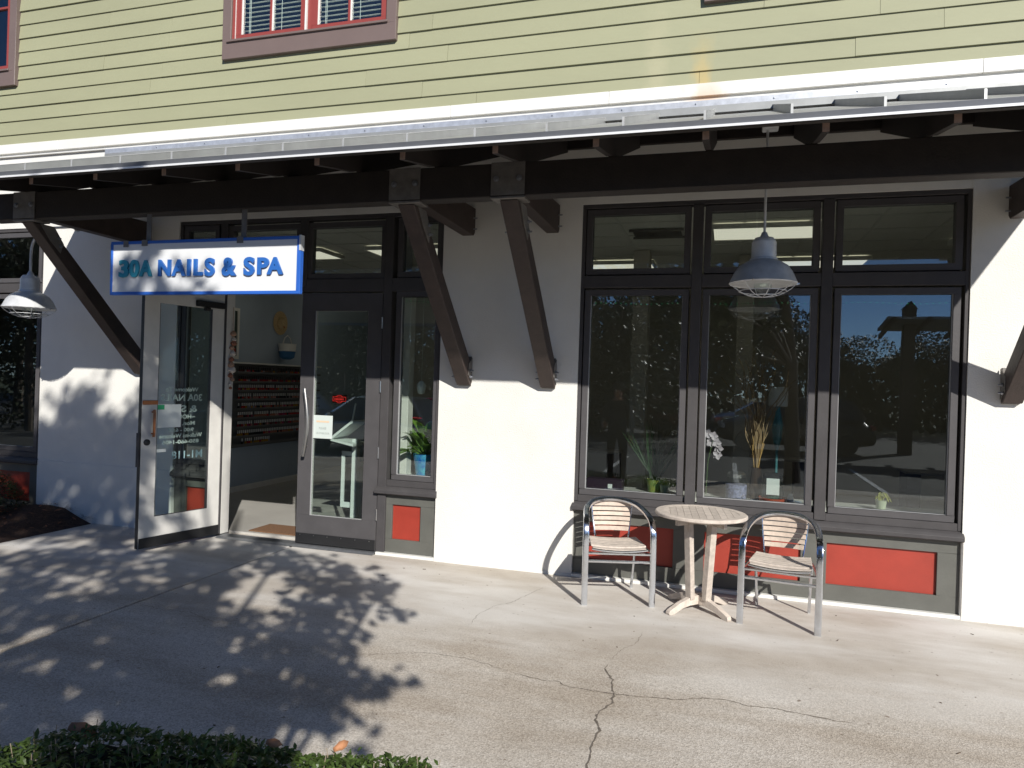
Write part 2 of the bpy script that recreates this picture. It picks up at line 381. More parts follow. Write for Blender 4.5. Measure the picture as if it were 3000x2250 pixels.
o = mb.build('pine_needles', M_STRAW, bed, fix=False); o['kind'] = 'stuff'

mb = MB(); rq = random.Random(8)
for k in range(150):
    x, y = rq.uniform(-8.6, -6.72), rq.uniform(-1.6, -.06); z = bed_h(x, y)+.02+rq.uniform(0, .015); a = rq.uniform(0, 6.28); l = rq.uniform(.02, .05)
    d = Vector((math.cos(a), math.sin(a), rq.uniform(-.3, .4)))*l; q = Vector((-math.sin(a), math.cos(a), rq.uniform(-.3, .3)))*l*.35; p = Vector((x, y, z))
    mb.add([p-d, p+q+Vector((0, 0, .004)), p+d, p-q], [(0, 1, 2, 3)])
o = mb.build('leaf_litter', mat('russet_litter', (.26, .10, .045), .8, var=.5, vscale=9), bed, fix=False); o['kind'] = 'stuff'
# ------------------------------------------------------------------ the building
bld = tag(empty('shop_building', (0, 0, 0)), 'two storey shop with white stucco below and olive siding above', 'building')
# stucco facade with openings: bay A (left), door bay B, window bay C
OPEN = [(-10.52, -7.49), (-5.615, -2.585), (-1.265, 1.76)]; OTOP = 3.30
def stucco():
    mb = MB(); T = .22
    xs = [-13.5]+[c for o in OPEN for c in o]+[7.4]; zt = 4.20
    for i in range(len(xs)-1):
        opening = (xs[i], xs[i+1]) in OPEN
        z0 = OTOP if opening else -.05
        mb.add([(xs[i], 0, z0), (xs[i+1], 0, z0), (xs[i+1], 0, zt), (xs[i], 0, zt)], [(0, 1, 2, 3)])
        if not opening: mb.add([(xs[i], 0, -.05), (xs[i+1], 0, -.05), (xs[i+1], 0, OTOP), (xs[i], 0, OTOP)], []) 
        mb.add([(xs[i], T, z0), (xs[i], T, zt), (xs[i+1], T, zt), (xs[i+1], T, z0)], [(0, 1, 2, 3)])
        if opening:
            mb.add([(xs[i], 0, OTOP), (xs[i], T, OTOP), (xs[i+1], T, OTOP), (xs[i+1], 0, OTOP)], [(0, 1, 2, 3)])
            for x in (xs[i], xs[i+1]): mb.add([(x, 0, -.05), (x, T, -.05), (x, T, OTOP), (x, 0, OTOP)], [(0, 1, 2, 3)])
    return mb.build('wall', M_STUC, bld, fix=False)
stucco()
for (a, b) in ((-7.487, -5.62), (1.765, 7.3), (-2.58, -1.27)):
    if b < -5 or a > 1: box('plinth', (a, b, -.009, .02, -.04, .652), M_STUC, bld, bevel=.003)
# thin stucco joint beads
for x in (-1.262, 1.757, -2.588):
    box('joint_bead', (x-.004, x+.004, -.0035, .02, 3.302, 3.80), M_STUC, bld)
box('base_flashing', (-2.583, -1.267, -.012, .01, -.003, .020), M_WHITE, bld)
box('base_flashing', (1.762, 7.3, -.016, .01, -.003, .022), M_WHITE, bld)

# siding: individual lap boards
UW = [(-9.92, -7.947), (-5.103, -3.125), (-.279, 1.70)]; UWB, UWT = 4.945, 6.75
def board(x0, x1, z0, rndb):
    h = .158; p = [(-.018+rndb, 0), (-.001+rndb, h+.012), (.012, h+.012), (.012, 0)]
    mb = MB(); mb.prism(p, lambda q, x: (x, q[0], z0+q[1]), x0+.0012, x1-.0012); return mb.build('siding_board', M_SIDE, bld)
rb = random.Random(11)
JOINTS = {0: [-5.05, -2.30, -.3], 1: [-7.0, -2.85, .9], 2: [-6.2, -3.45, 1.52], 3: [-6.05, -2.6, 1.07], 4: [-5.9, -3.0, .2]}
zrow = 4.386-.158; row = 0
while zrow < 7.35:
    js = [-13.5]+(sorted(JOINTS[row]) if row in JOINTS else sorted(rb.uniform(a, a+2.2) for a in (-10.5, -7.2, -3.4, .6)))+[7.4]
    segs = []
    for a, b in zip(js[:-1], js[1:]):
        cur = [(a, b)]
        if zrow+.15 > UWB and zrow < UWT:
            for (u0, u1) in UW:
                nxt = []
                for (c, d) in cur:
                    if d <= u0 or c >= u1: nxt.append((c, d))
                    else:
                        if zrow < UWB: nxt.append((c, d)); continue
                        if c < u0: nxt.append((c, u0))
                        if d > u1: nxt.append((u1, d))
                cur = nxt
        segs += cur
    for (a, b) in segs:
        if b-a > .02: board(a, b, zrow+rb.uniform(-.0012, .0012), rb.uniform(-.002, .002))
    zrow += .158; row += 1
box('sheathing', (-13.5, 7.4, .0125, .03, 4.2, 4.95), M_BLACK, bld)
for (a, b) in ((-13.5, -9.85), (-8.02, -5.03), (-3.2, -.2), (1.62, 7.4)): box('sheathing', (a, b, .0125, .03, 4.951, 7.4), M_BLACK, bld)
box('sheathing', (-13.5, 7.4, .0125, .03, 6.7, 7.4), M_BLACK, bld)
# white band board in lengths, moulding, counter flashing
bx = [-13.5, -7.3, -4.9, -2.55, -1.06, 1.79, 5.2, 7.4]
for a, b in zip(bx[:-1], bx[1:]):
    box('band_board', (a+.0015, b-.0015, -.030, .012, 4.165, 4.272), M_BAND, bld, bevel=.002)
box('moulding', (-13.5, 7.4, -.002, .012, 4.134, 4.1645), M_BAND, bld)
box('moulding', (-13.5, 7.4, -.042, .012, 4.118, 4.133), M_BAND, bld, bevel=.003)
box('counter_flashing', (-6.6, 2.6, -.052, -.001, 4.066, 4.117), mat('bright_flashing', (.66, .67, .69), .34, .6, var=.2, vscale=16), bld)
for i in range(14):
    MB().lathe([(.007, 0), (.007, -.004), (0, -.005)], 8, (-5.9+i*.62, -.052, 4.09), axis='Y').build('screw', M_DRIP, bld)
box('band_lower', (-13.5, -6.61, -.012, .012, 4.02, 4.117), M_BAND, bld)
box('band_lower', (2.61, 7.4, -.012, .012, 4.02, 4.117), M_BAND, bld)

# upper windows
def upper_window(x0, x1, blinds):
    z0, z1 = UWB, UWT; mb = MB()
    mb.box(x0, x1, -.055, .02, z0, z0+.168); mb.box(x0, x1, -.055, .02, z1-.14, z1)
    mb.box(x0, x0+.105, -.055, .02, z0+.168, z1-.14); mb.box(x1-.105, x1, -.055, .02, z0+.168, z1-.14)
    fr = mb.build('upper_window', M_BROWN, bld, bevel=.003)
    xa, xb, za, zb = x0+.105, x1-.105, z0+.168, z1-.14
    MB().prism([(-.075, 0), (-.075, .022), (.02, .03), (.02, 0)], lambda p, x: (x, p[0], za+p[1]), x0+.065, x1-.085).build('sill', M_BROWN, fr, bevel=.002)
    mid = (xa+xb)/2-.0; za += .031
    sash = MB(); panes = []
    halves = ((xa+.0, mid-.012), (mid+.012, xb-.0))
    for (a, b) in halves:
        a += .035; b -= .01; s = .062
        sash.box(a, b, -.022, .03, za, za+.052); sash.box(a, b, -.022, .03, zb-.06, zb); sash.box(a, a+s, -.022, .03, za+.052, zb-.06); sash.box(b-s, b, -.022, .03, za+.052, zb-.06)
        c = (a+b)/2; sash.box(c-.013, c+.013, -.018, .02, za+.052, zb-.06); zc = (za+zb)/2; sash.box(a+s, c-.013, -.016, .018, zc-.013, zc+.013); sash.box(c+.013, b-s, -.016, .018, zc-.013, zc+.013)
        panes += [(a+s, c-.013), (c+.013, b-s)]
    sash.box(xa, xa+.033, -.035, .03, za, zb); sash.box(mid-.012, mid+.0445, -.008, .03, za, zb)
    sash.build('sash', M_SASH, fr, bevel=.0015)
    box('jamb_liner', (xa+.0335, xa+.0345, -.034, -.0, za, zb), M_WHITE, fr)
    box('jamb_liner', (mid-.030, mid-.0125, -.030, .0, za, zb), M_WHITE, fr)
    for (a, b) in panes:
        box('pane', (a, b, .004, .008, za+.052, zb-.06), M_GLASSU, fr)
        if blinds:
            for e in (a+.003,): box('glazing_bead', (e-.003, e+.007, -.014, .004, za+.052, zb-.06), M_WHITE, fr)
    if blinds:
        me = MB().prism([(-.022, -.004), (-.010, .0015), (.010, .0035), (.022, .002), (.022, .0005), (.010, .002), (-.010, 0), (-.022, -.0055)], lambda p, x: (x, p[0], p[1]), 0, 1).mesh('blind_slat', mat('blind_white', (.74, .76, .70), .5, tint=.03))
        for (a, b) in halves:
            z = za+.075; k = 0
            while z < zb-.1:
                s = link('blind_slat', me, fr, (a+.09, .055, z+rb.uniform(-.0015, .0015))); s.scale = (b-a-.17, 1, 1); s.rotation_euler = (rad(8), rad(rb.uniform(-.25, .25)), 0); z += .0475; k += 1
            for cx in (a+.155, a+.17, b-.33):
                box('blind_cord', (cx, cx+.004, .030, .033, za+.05, zb-.06), M_PAPER, fr)
    return fr
upper_window(*UW[0], False); upper_window(*UW[1], True); upper_window(*UW[2], True)
# dark room upstairs and the shell of the building
shell = MB()
shell.box(-13.5, 7.4, .5, 9.0, 3.62, 3.8); shell.box(-13.5, 7.4, 2.2, 2.3, 3.8, 7.3); shell.box(-13.5, 7.4, -.25, 9.0, 7.36, 7.6); shell.box(-13.6, -13.5, 0.03, 9, -.1, 7.36); shell.box(7.4, 7.5, .03, 9, -.1, 7.36); shell.box(-13.5, 7.4, 8.9, 9.0, -.1, 7.36)
shell.build('shell', mat('dim_drywall', (.30, .29, .27), .9), bld)

# storefront bays -----------------------------------------------------------
def glazed(parent, mb_sash, x0, x1, z0, z1, yf=.055, s=.052, gm=None, lip=True):
    """a sash around a pane; x0..z1 is the visible glass"""
    a, b, c, d = x0-s, x1+s, z0-s, z1+s
    mb_sash.box(a, b, yf-.03, yf+.05, c, z0); mb_sash.box(a, b, yf-.03, yf+.05, z1, d); mb_sash.box(a, x0, yf-.03, yf+.05, z0, z1); mb_sash.box(x1, b, yf-.03, yf+.05, z0, z1)
    p = box('pane', (x0, x1, yf, yf+.008, z0, z1), gm or M_GLASS, parent)
    if lip:
        l = MB(); t = .004; y0, y1 = yf-.020, yf-.001
        l.box(x0, x1, y0, y1, z0, z0+t); l.box(x0, x0+t, y0, y1, z0+t, z1); l.box(x1-t, x1, y0, y1, z0+t, z1)
        l.build('glazing_bead', mat('pale_glazing_bead', (.34, .34, .34), .4), parent)
    return p
def red_panel(parent, x0, x1, z0, z1):
    box('red_panel', (x0, x1, .058, .066, z0, z1), M_RED, parent)
def bulkhead(parent, mb, x0, x1, reds, zt=.588):
    """framed timber panel under the glass with recessed red fields"""
    r0, r1 = .158, .492
    mb.box(x0, x1, .034, .075, .030, r0); mb.box(x0, x1, .034, .075, r1, zt)
    xs = [x0]+[c for r in reds for c in r]+[x1]
    for a, b in zip(xs[0::2], xs[1::2]): mb.box(a, b, .034, .075, r0, r1)
    for (a, b) in reds: red_panel(parent, a-.002, b+.002, r0-.002, r1+.002)
def sill(parent, x0, x1):
    MB().prism([(-.018, .592), (-.032, .600), (-.032, .630), (-.012, .650), (.02, .668), (.07, .672), (.07, .592)], YZ, x0, x1).build('sill', M_FRAME, parent, bevel=.002)
def window_bay(x0, full=True):
    """three light bay, 3.025 m wide"""
    w_ = 3.025; X = lambda u: x0+u
    casing = MB()
    casing.box(X(0), X(.030), .012, .11, .672, 3.30-.002); casing.box(X(w_-.030), X(w_), .012, .11, .672, 3.298)
    casing.box(X(.030), X(w_-.030), .012, .11, 3.262, 3.298)
    for c in (.995, 2.015):
        casing.box(X(c-.042), X(c+.042), .006, .12, .672, 3.262)
    for a, b in ((.030, .953), (1.037, 1.973), (2.057, w_-.030)): casing.box(X(a), X(b), .010, .11, 2.560, 2.668)
    for a, b in ((.030, .953), (1.037, 1.973), (2.057, w_-.030)): casing.box(X(a), X(b), .014, .11, .668, .728)
    fr = casing.build('storefront_window', M_FRAME, bld, bevel=.003)
    sash = MB()
    for (a, b) in ((.091, .884), (1.105, 1.903), (2.128, 2.921)):
        glazed(fr, sash, X(a), X(b), .782, 2.494); glazed(fr, sash, X(a), X(b), 2.730, 3.203, lip=False, gm=M_TRANS)
    sash.build('sash', M_FRAME2, fr, bevel=.003)
    bk = MB(); bulkhead(fr, bk, X(0), X(w_), [(X(.125), X(.87)), (X(1.125), X(1.885)), (X(2.08), X(2.87))])
    bk.build('bulkhead', M_BULK, fr, bevel=.002)
    sill(fr, X(-.012), X(w_+.010))
    box('base_strip', (X(0), X(w_), -.014, .06, .001, .029), M_WHITE, fr, bevel=.002)
    return fr
win_c = window_bay(-1.265); win_a = window_bay(-10.515)

# door bay ------------------------------------------------------------------
db = MB()
db.box(-5.612, -5.580, .012, .11, .672, 3.298); db.box(-2.617, -2.588, .012, .11, .672, 3.298); db.box(-5.580, -2.617, .012, .11, 3.262, 3.298)
for x in (-3.185,): db.box(x-.012, x+.075, .008, .12, .03, 3.262)
db.box(-5.095, -5.008, .008, .12, .03, 3.262); db.box(-4.145, -4.055, .010, .11, 2.60, 3.262)
for a, b in ((-5.580, -5.095), (-5.008, -4.145), (-4.055, -3.197), (-3.11, -2.617)): db.box(a, b, .010, .11, 2.545, 2.672)
for x in (-4.145,): db.box(-4.145, -4.055, .012, .11, 2.545, 2.599)
db.box(-5.580, -5.095, .014, .11, .668, .728); db.box(-3.11, -2.617, .014, .11, .668, .728)
door_bay = db.build('door_frame', M_FRAME, bld, bevel=.003)
sash = MB()
glazed(door_bay, sash, -4.015, -3.243, 2.725, 3.186, lip=False, gm=M_TRANS); glazed(door_bay, sash, -4.955, -4.195, 2.725, 3.186, lip=False, gm=M_TRANS)
glazed(door_bay, sash, -3.014, -2.656, .782, 2.494, gm=M_GLASS2); glazed(door_bay, sash, -3.014, -2.656, 2.73, 3.203, lip=False)
glazed(door_bay, sash, -5.52, -5.18, .782, 2.494); glazed(door_bay, sash, -5.52, -5.18, 2.73, 3.203, lip=False)
sash.build('sash', M_FRAME2, door_bay, bevel=.003)
for (a_, b_, r_) in ((-3.192, -2.588, (-3.046, -2.750)), (-5.612, -5.02, (-5.46, -5.16))):
    bk = MB(); bulkhead(door_bay, bk, a_, b_, [r_]); bk.build('bulkhead', M_BULK, door_bay, bevel=.002)
sill(door_bay, -3.215, -2.575); sill(door_bay, -5.62, -5.10)
box('base_strip', (-3.19, -2.588, -.014, .06, .001, .029), M_WHITE, door_bay, bevel=.002)
MB().prism([(-.055, .003), (-.02, .020), (.10, .022), (.16, .003)], YZ, -5.0, -3.2).build('threshold', mat('aluminium_threshold', (.35, .36, .38), .45, .8, var=.2, vscale=20), door_bay)
# white painted inside half of the hinge jamb
box('inside_jamb', (-5.0075, -5.003, .030, .1200, .028, 2.545), M_DOORW, door_bay)
box('inside_jamb', (-5.0945, -5.003, .1205, .150, .025, 2.545), M_DOORW, door_bay)

def make_leaf(name, outside, inside, gm=None):
    """a door leaf, local x 0..0.89 from hinge to lock edge, front (outside) towards -y"""
    gm = gm or M_GLASS2
    d = empty(name); d.parent = bld
    def half(y0, y1, m, nm):
        mb = MB(); W, Ht = .89, 2.53
        mb.box(0, W, y0, y1, .03, .315); mb.box(0, W, y0, y1, 2.355, Ht); mb.box(0, .155, y0, y1, .315, 2.355); mb.box(W-.155, W, y0, y1, .315, 2.355)
        return mb.build(nm, m, d, bevel=.002)
    half(0, .0235, outside, 'outside_face'); half(.0238, .047, inside, 'inside_face')
    box('pane', (.156, .734, .019, .027, .316, 2.354), gm, d)
    return d
# right leaf, closed: local x runs from hinge (right) to the left, so mirror it
leafR = make_leaf('door', M_FRAME2, M_DOORW); leafR.location = (-4.098, .020, 0)
bead = MB(); bead.box(.156, .160, -.002, .016, .316, 2.354); bead.box(.160, .730, -.002, .016, .316, .320); bead.build('glazing_bead', mat('pale_glazing_bead', (.34, .34, .34), .4), leafR)
box('kick_sweep', (.004, .886, -.012, -.0005, .032, .132), M_BLACK, leafR, bevel=.002)
for i in range(6): MB().lathe([(.004, -.013), (.004, -.0155)], 8, (.06+i*.154, 0, .118), axis='Y').build('screw', M_STEEL, leafR)
h = MB(); pts = [(.092+.045*math.sin(math.pi*t), -.055-.012*math.sin(math.pi*t), .93+.62*t) for t in [i/14 for i in range(15)]]
pts = [(pts[0][0]-.005, -.052, .905)]+pts+[(pts[-1][0]-.003, -.052, 1.575)]
h.tube(pts, .0185, 10)
for t in (.12, .90):
    p = (.092+.045*math.sin(math.pi*t), -.06, .93+.62*t); h.tube([p, (p[0]-.012, 0, p[2])], .009, 8)
h.build('pull_handle', mat('dull_steel', (.34, .33, .32), .35, .9), leafR, smooth=True)
for z in (.38, .98, 1.62, 2.24):
    mbh = MB(); mbh.tube([(.893, -.006, z-.052), (.893, -.006, z+.052)], .0085, 8)
    for k in (-.052, -.018, .018, .052): mbh.tube([(.893, -.006, z+k-.002), (.893, -.006, z+k+.002)], .0098, 8)
    mbh.build('hinge', M_STEEL, leafR, smooth=True)
no = box('paper_notice', (.158, .372, .0150, .0165, 1.085, 1.315), mat('notice_paper', (.52, .57, .54), .7), leafR)
M_INKG = mat('faded_print', (.26, .29, .27), .8); M_INKO = mat('faded_orange_print', (.66, .48, .33), .8)
for (t, m, a, b, c, d_) in (('PLEASE', M_INKG, .222, .304, 1.176, 1.198), ('USE OTHER DOOR', M_INKG, .190, .340, 1.128, 1.146)):
    o = link('notice_lettering', text_mesh(t, 'notice_lettering', m, a, b, c, d_, .0008, .0), leafR); o.location = (0, .0145, 0)
box('notice_stripe', (.19, .335, .0135, .0145, 1.245, 1.262), M_INKO, leafR)

# left leaf, standing open; hinge at the left jamb
leafL = make_leaf('door', M_FRAME2, M_DOORW, M_LEAFG)
leafL.location = (-5.062, .035, 0)
_dx, _dy = -5.262+5.062, -.83-.035
leafL.rotation_euler = (0, 0, math.atan2(_dy, _dx))
# local +y of the leaf is its inside face, turned towards the doorway
box('edge_strip', (.8905, .8925, .0, .047, .03, 2.53), M_BLACK, leafL)
box('kick_sweep', (.004, .886, .0475, .056, .032, .128), M_BLACK, leafL)
box('panic_latch', (.735, .889, .0475, .060, 1.385, 1.425), M_BRASS, leafL, bevel=.004)
h = MB(); h.tube([(.785, .078, 1.085), (.789, .09, 1.11), (.792, .094, 1.21), (.789, .09, 1.31), (.785, .078, 1.335)], .0125, 8); h.tube([(.786, .047, 1.11), (.786, .085, 1.11)], .008, 8); h.tube([(.786, .047, 1.315), (.786, .085, 1.315)], .008, 8)
h.build('pull_handle', M_BRASS, leafL, smooth=True)
MB().lathe([(.030, .047), (.030, .060), (.018, .066), (0, .067)], 16, (.835, 0, 1.03), axis='Y').build('deadbolt', M_BLACK, leafL, smooth=True)
cl = MB(); cl.box(.04, .36, .048, .105, 2.365, 2.425); cl.obox((.25, .085, 2.345), (.03, 0, 0), (0, .022, 0), (0, 0, .018)); cl.build('door_closer', M_BLACK, leafL, bevel=.006)
bl = MB(); bl.box(.156, .160, .030, .046, .316, 2.354); bl.box(.730, .734, .030, .046, .316, 2.354); bl.box(.160, .730, .030, .046, .316, .320); bl.build('glazing_bead', M_FRAME, leafL)
M_VIN = mat('white_vinyl_lettering', (.72, .76, .74), .5); M_VINB = mat('pale_blue_vinyl', (.45, .58, .66), .5)
lines = [('Welcome To', 1.53, .040, .36), ('30A NAILS', 1.45, .068, .45), ('& SPA', 1.34, .068, .34), ('~HOURS~', 1.26, .042, .30), ('Mon. - Sat', 1.195, .040, .30), ('9:00 - 6:00', 1.13, .038, .28), ('Walk-ins Welcome', 1.074, .042, .47), ('850-660-1406', 1.014, .038, .40)]
for (t, z, hgt, wd) in lines:
    o = link('vinyl_lettering', text_mesh(t, 'vinyl_lettering', M_VIN, .455-wd/2, .455+wd/2, z-hgt/2, z+hgt/2, .0008, .022), leafL); o.location = (0, .0175, 0)
o = link('vinyl_lettering', text_mesh('M1-118', 'vinyl_lettering', M_VINB, .21, .55, .845, .922, .0008, .012), leafL); o.location = (0, .0175, 0)
box('taped_sheet', (.47, .734, .0275, .029, 1.16, 1.385), M_PAPER, leafL)
box('green_sticker', (.650, .722, .030, .031, 1.335, 1.380), mat('green_sticker', (.03, .42, .17), .5), leafL)
box('taped_strip', (.62, .734, .0275, .029, .925, .955), M_PAPER, leafL)
rods = MB(); rods.box(.896, .910, .004, .043, .80, 1.12); rods.build('strike_plate', M_FRAME, leafL)
# shell garland hanging on the jamb
rg = random.Random(5)
gar = tag(empty('shell_garland', (-4.978, .095, 1.62)), 'brown shell garland hanging on the jamb of the open door', 'ornament')
g = MB(); g.tube([(0, 0, .78), (.002, 0, 0)], .003, 6); g.build('cord', mat('twine', (.35, .25, .16), .9), gar)
cols = [mat('shell_tan', (.40, .24, .16), .6), mat('shell_white', (.62, .55, .48), .5), mat('shell_rust', (.30, .12, .07), .6)]
for i, (z, r) in enumerate(((.50, .035), (.44, .028), (.40, .036), (.35, .030), (.29, .034), (.23, .030), (.17, .038), (.12, .045), (.06, .03), (.02, .026), (-.03, .022), (-.07, .018))):
    prof = [(0, -r*.8), (r*.55, -r*.6), (r*.95, -r*.1), (r*.7, r*.5), (.3*r, r*.9), (0, r)]
    o = MB().lathe(prof, 8, (rg.uniform(-.006, .006), rg.uniform(-.02, .02), z)).build('shell', cols[i % 3], gar, smooth=True)

# ------------------------------------------------------------------ interior
struct(box('shop_floor', (-6.75, 7.3, .23, 8.8, -.1, .022), mat('floor_tile', (.40, .385, .355), .35, var=.14, vscale=1.5, bump=.05, bscale=8)))
ceil = struct(box('shop_ceiling', (-6.75, 7.3, .23, 8.8, 3.36, 3.5), mat('ceiling_tile', (.68, .67, .62), .9, var=.06, vscale=20)))
gm = MB()
for i in range(23): gm.box(-6.6+i*.61, -6.575+i*.61, .24, 8.7, 3.352, 3.3598)
for j in range(14): gm.box(-6.7, 7.2, .40+j*.61, .424+j*.61, 3.349, 3.3585)
gm.build('ceiling_grid', mat('grid_white', (.60, .59, .55), .6), ceil)
M_IW = mat('slate_blue_wall', (.34, .40, .47), .85, var=.08, vscale=2); M_IB = mat('beige_wall', (.52, .48, .42), .9, var=.06, vscale=2)
struct(box('interior_wall', (-6.85, -6.65, .22, 8.8, -.05, 3.36), M_IW))
struct(box('interior_wall', (-6.65, 7.2, 6.6, 6.7, -.05, 3.36), M_IB))
struct(box('interior_wall', (4.6, 4.75, .22, 6.6, -.05, 3.36), M_IB))
struct(box('interior_baseboard', (-6.65, -6.63, .3, 6.59, .022, .10), M_WHITE))
pc = tag(box('interior_column', (-1.12, -.93, 2.45, 2.68, .022, 3.349), M_IB, bevel=.005), 'square beige column standing inside behind the leftmost big window light', 'column')
pc2 = tag(box('interior_column', (.10, .29, 2.9, 3.12, .022, 3.349), M_IB, bevel=.005), 'square beige column standing inside behind the middle window light', 'column')
M_TROF = mat('troffer_lens', (.8, .8, .72), .5, emit=(1, .95, .78), estr=.52)
TP = [((-.2, .85, 1.15, 1.78), 'pale fluorescent ceiling light seen through the middle transom window'), ((-2.0, -.95, 3.1, 3.7), 'pale fluorescent ceiling light deep in the shop above the left window light'), ((.4, 1.6, 3.1, 3.7), 'pale fluorescent ceiling light deep in the shop right of centre'), ((-4.4, -3.2, 1.75, 2.35), 'pale fluorescent ceiling light seen in the transom over the closed door'), ((2.2, 3.4, 1.75, 2.35), 'added fluorescent ceiling light near the right interior wall, brightening the shop'), ((-6.2, -5.0, 1.75, 2.35), 'added fluorescent ceiling light above the polish rack, brightening the shop'), ((-6.2, -5.0, 3.9, 4.5), 'added fluorescent ceiling light in the back left corner, brightening the shop'), ((-4.4, -3.2, 3.9, 4.5), 'added fluorescent ceiling light behind the one over the closed door, brightening the shop'), ((2.2, 3.4, 4.5, 5.1), 'added fluorescent ceiling light in the back right corner, brightening the shop')]  # lights from the right interior wall onwards are unseen, added to brighten the interior
for (b, l) in TP:
    t = tag(empty('ceiling_light', (b[0], b[2], 3.30)), l, 'ceiling light', 'fluorescent ceiling lights in the shop')
    x, y = b[1]-b[0], b[3]-b[2]
    m1 = MB(); m1.box(0, x, 0, .03, 0, .045); m1.box(0, x, y-.03, y, 0, .045); m1.box(0, .03, .03, y-.03, 0, .045); m1.box(x-.03, x, .03, y-.03, 0, .045); m1.build('frame', M_WHITE, t)
    box('lens', (.031, x-.031, .031, y-.031, .006, .03), M_TROF, t)
v = tag(empty('ceiling_vent', (-.75, 1.35, 3.335)), 'grey louvred air vent in the shop ceiling behind the left transom', 'vent')
for i in range(6): MB().obox((.0, i*.055, 0), (.25, 0, 0), (0, .02, .008), (0, -.001, .002)).build('louvre', M_PLATE, v)
mb = MB(); mb.box(-.28, .28, -.05, -.03, -.01, .013); mb.box(-.28, .28, .32, .34, -.01, .013); mb.build('frame', M_PLATE, v)

# polish rack on the left inside wall
rack = tag(empty('polish_rack', (-6.65, 3.0, .6)), 'dark wall rack of narrow shelves for nail polish inside the open door', 'rack')
SH = [1.72, 1.585, 1.46, 1.335, 1.20, 1.07, .94, .81, .69]
M_SHELF = mat('grey_shelf', (.12, .12, .12), .5)
for z in SH:
    box('shelf', (.003, .085, -1.15, 1.35, z-.608, z-.596), M_SHELF, rack)
    box('shelf_lip', (.085, .088, -1.15, 1.35, z-.608, z-.582), M_SHELF, rack)
box('back_board', (.001, .003, -1.15, 1.35, .05, 1.27), M_SHELF, rack)
box('top_board', (.001, .10, -1.16, 1.36, 1.25, 1.27), M_WHITE, rack)
pcs = [(.45, .04, .03), (.30, .03, .05), (.10, .02, .02), (.40, .16, .10), (.50, .25, .22), (.02, .02, .02), (.35, .05, .12), (.42, .22, .03), (.16, .10, .08), (.25, .24, .26)]
bm_ = []
M_CAP = mat('bottle_cap_white', (.60, .60, .58), .4); M_CAPB = mat('bottle_cap_black', (.02, .02, .02), .35)
for i, c in enumerate(pcs):
    pol = mat('polish_%d' % i, c, .15)
    for cap in (M_CAP, M_CAPB):
        mbb = MB(); mbb.lathe([(.0, 0), (.0145, 0), (.0155, .004), (.0155, .034), (.007, .040), (.007, .044)], 8, mi=0); mbb.lathe([(.0085, .044), (.0075, .086), (0, .087)], 8, mi=1)
        bm_.append(mbb.mesh('polish_bottle', [pol, cap], smooth=True))
rp = random.Random(21); ords = ['top', 'second', 'third', 'fourth', 'fifth', 'sixth', 'seventh', 'eighth', 'lowest']; nb = 0
for k, z in enumerate(SH):
    y = 2.32 if k < 8 else 2.42; sh = rp.randrange(10)
    while y < (3.86 if k < 8 else 3.05) and nb < 299:
        if rp.random() < .08: y += .035; continue
        if rp.random() < .12: sh = rp.randrange(10)
        c = sh if rp.random() < .6 else rp.randrange(10)
        o = link('polish_bottle', bm_[c*2+(1 if k < 2 else 0)], None, (-6.65+.045, y, z+.0045)); nb += 1
        tag(o, 'small nail polish bottle with %s cap on the %s shelf of the wall rack' % ('black' if k < 2 else 'white', ords[k]), 'bottle', 'nail polish bottles on the %s shelf' % ords[k]); y += .0425
# wall decorations
hat = tag(empty('straw_hat', (-6.647, 3.29, 2.51)), 'straw sun hat hung on the blue inside wall', 'hat')
M_STR = mat('straw', (.52, .38, .20), .85, var=.25, vscale=60)
MB().lathe([(.185, .010), (.175, .004), (.09, .012), (.085, .05), (.06, .08), (0, .09)], 24, axis='X').build('brim_and_crown', M_STR, hat, smooth=True)
MB().tube([(.05, .03, -.05), (.09, .0, -.07), (.05, -.04, -.02)], .012, 6).build('band', M_BRASS, hat)
bag = tag(empty('beach_bag', (-6.647, 3.31, 1.95)), 'white and blue woven bag hanging above the polish rack', 'bag')
MB().lathe([(.06, .0), (.11, .03), (.13, .12), (.12, .13)], 16, (.13, 0, 0)).build('base', mat('bag_blue', (.03, .12, .26), .8), bag, smooth=True)
MB().lathe([(.125, .125), (.14, .24), (.13, .24), (.115, .13)], 16, (.13, 0, 0)).build('rim', M_WHITE, bag, smooth=True)
MB().tube([(.13, -.12, .23), (.13, -.07, .33), (.13, 0, .37), (.13, .07, .33), (.13, .12, .23)], .008, 6).build('strap', M_WHITE, bag, smooth=True)
pic = tag(empty('framed_print', (-6.648, 2.10, 1.91)), 'white framed print with a red corner on the inside wall', 'picture')
mb = MB(); mb.box(0, .02, 0, .22, 0, .04); mb.box(0, .02, 0, .22, .68, .72); mb.box(0, .02, 0, .04, .04, .68); mb.box(0, .02, .18, .22, .04, .68); mb.build('frame', M_WHITE, pic)
box('picture_sheet', (0, .008, .041, .179, .041, .679), mat('dark_green_print', (.03, .05, .04), .5), pic); box('red_motif', (.0085, .0095, .06, .16, .05, .15), M_RED, pic)
tag(MB().box(-4.85, -4.2, .28, .66, .0225, .034).build('door_mat', mat('coir_mat', (.17, .085, .04), .95, var=.4, vscale=60, bump=.6, bscale=200), bevel=.004), 'brown coir door mat just inside the open door', 'door mat')
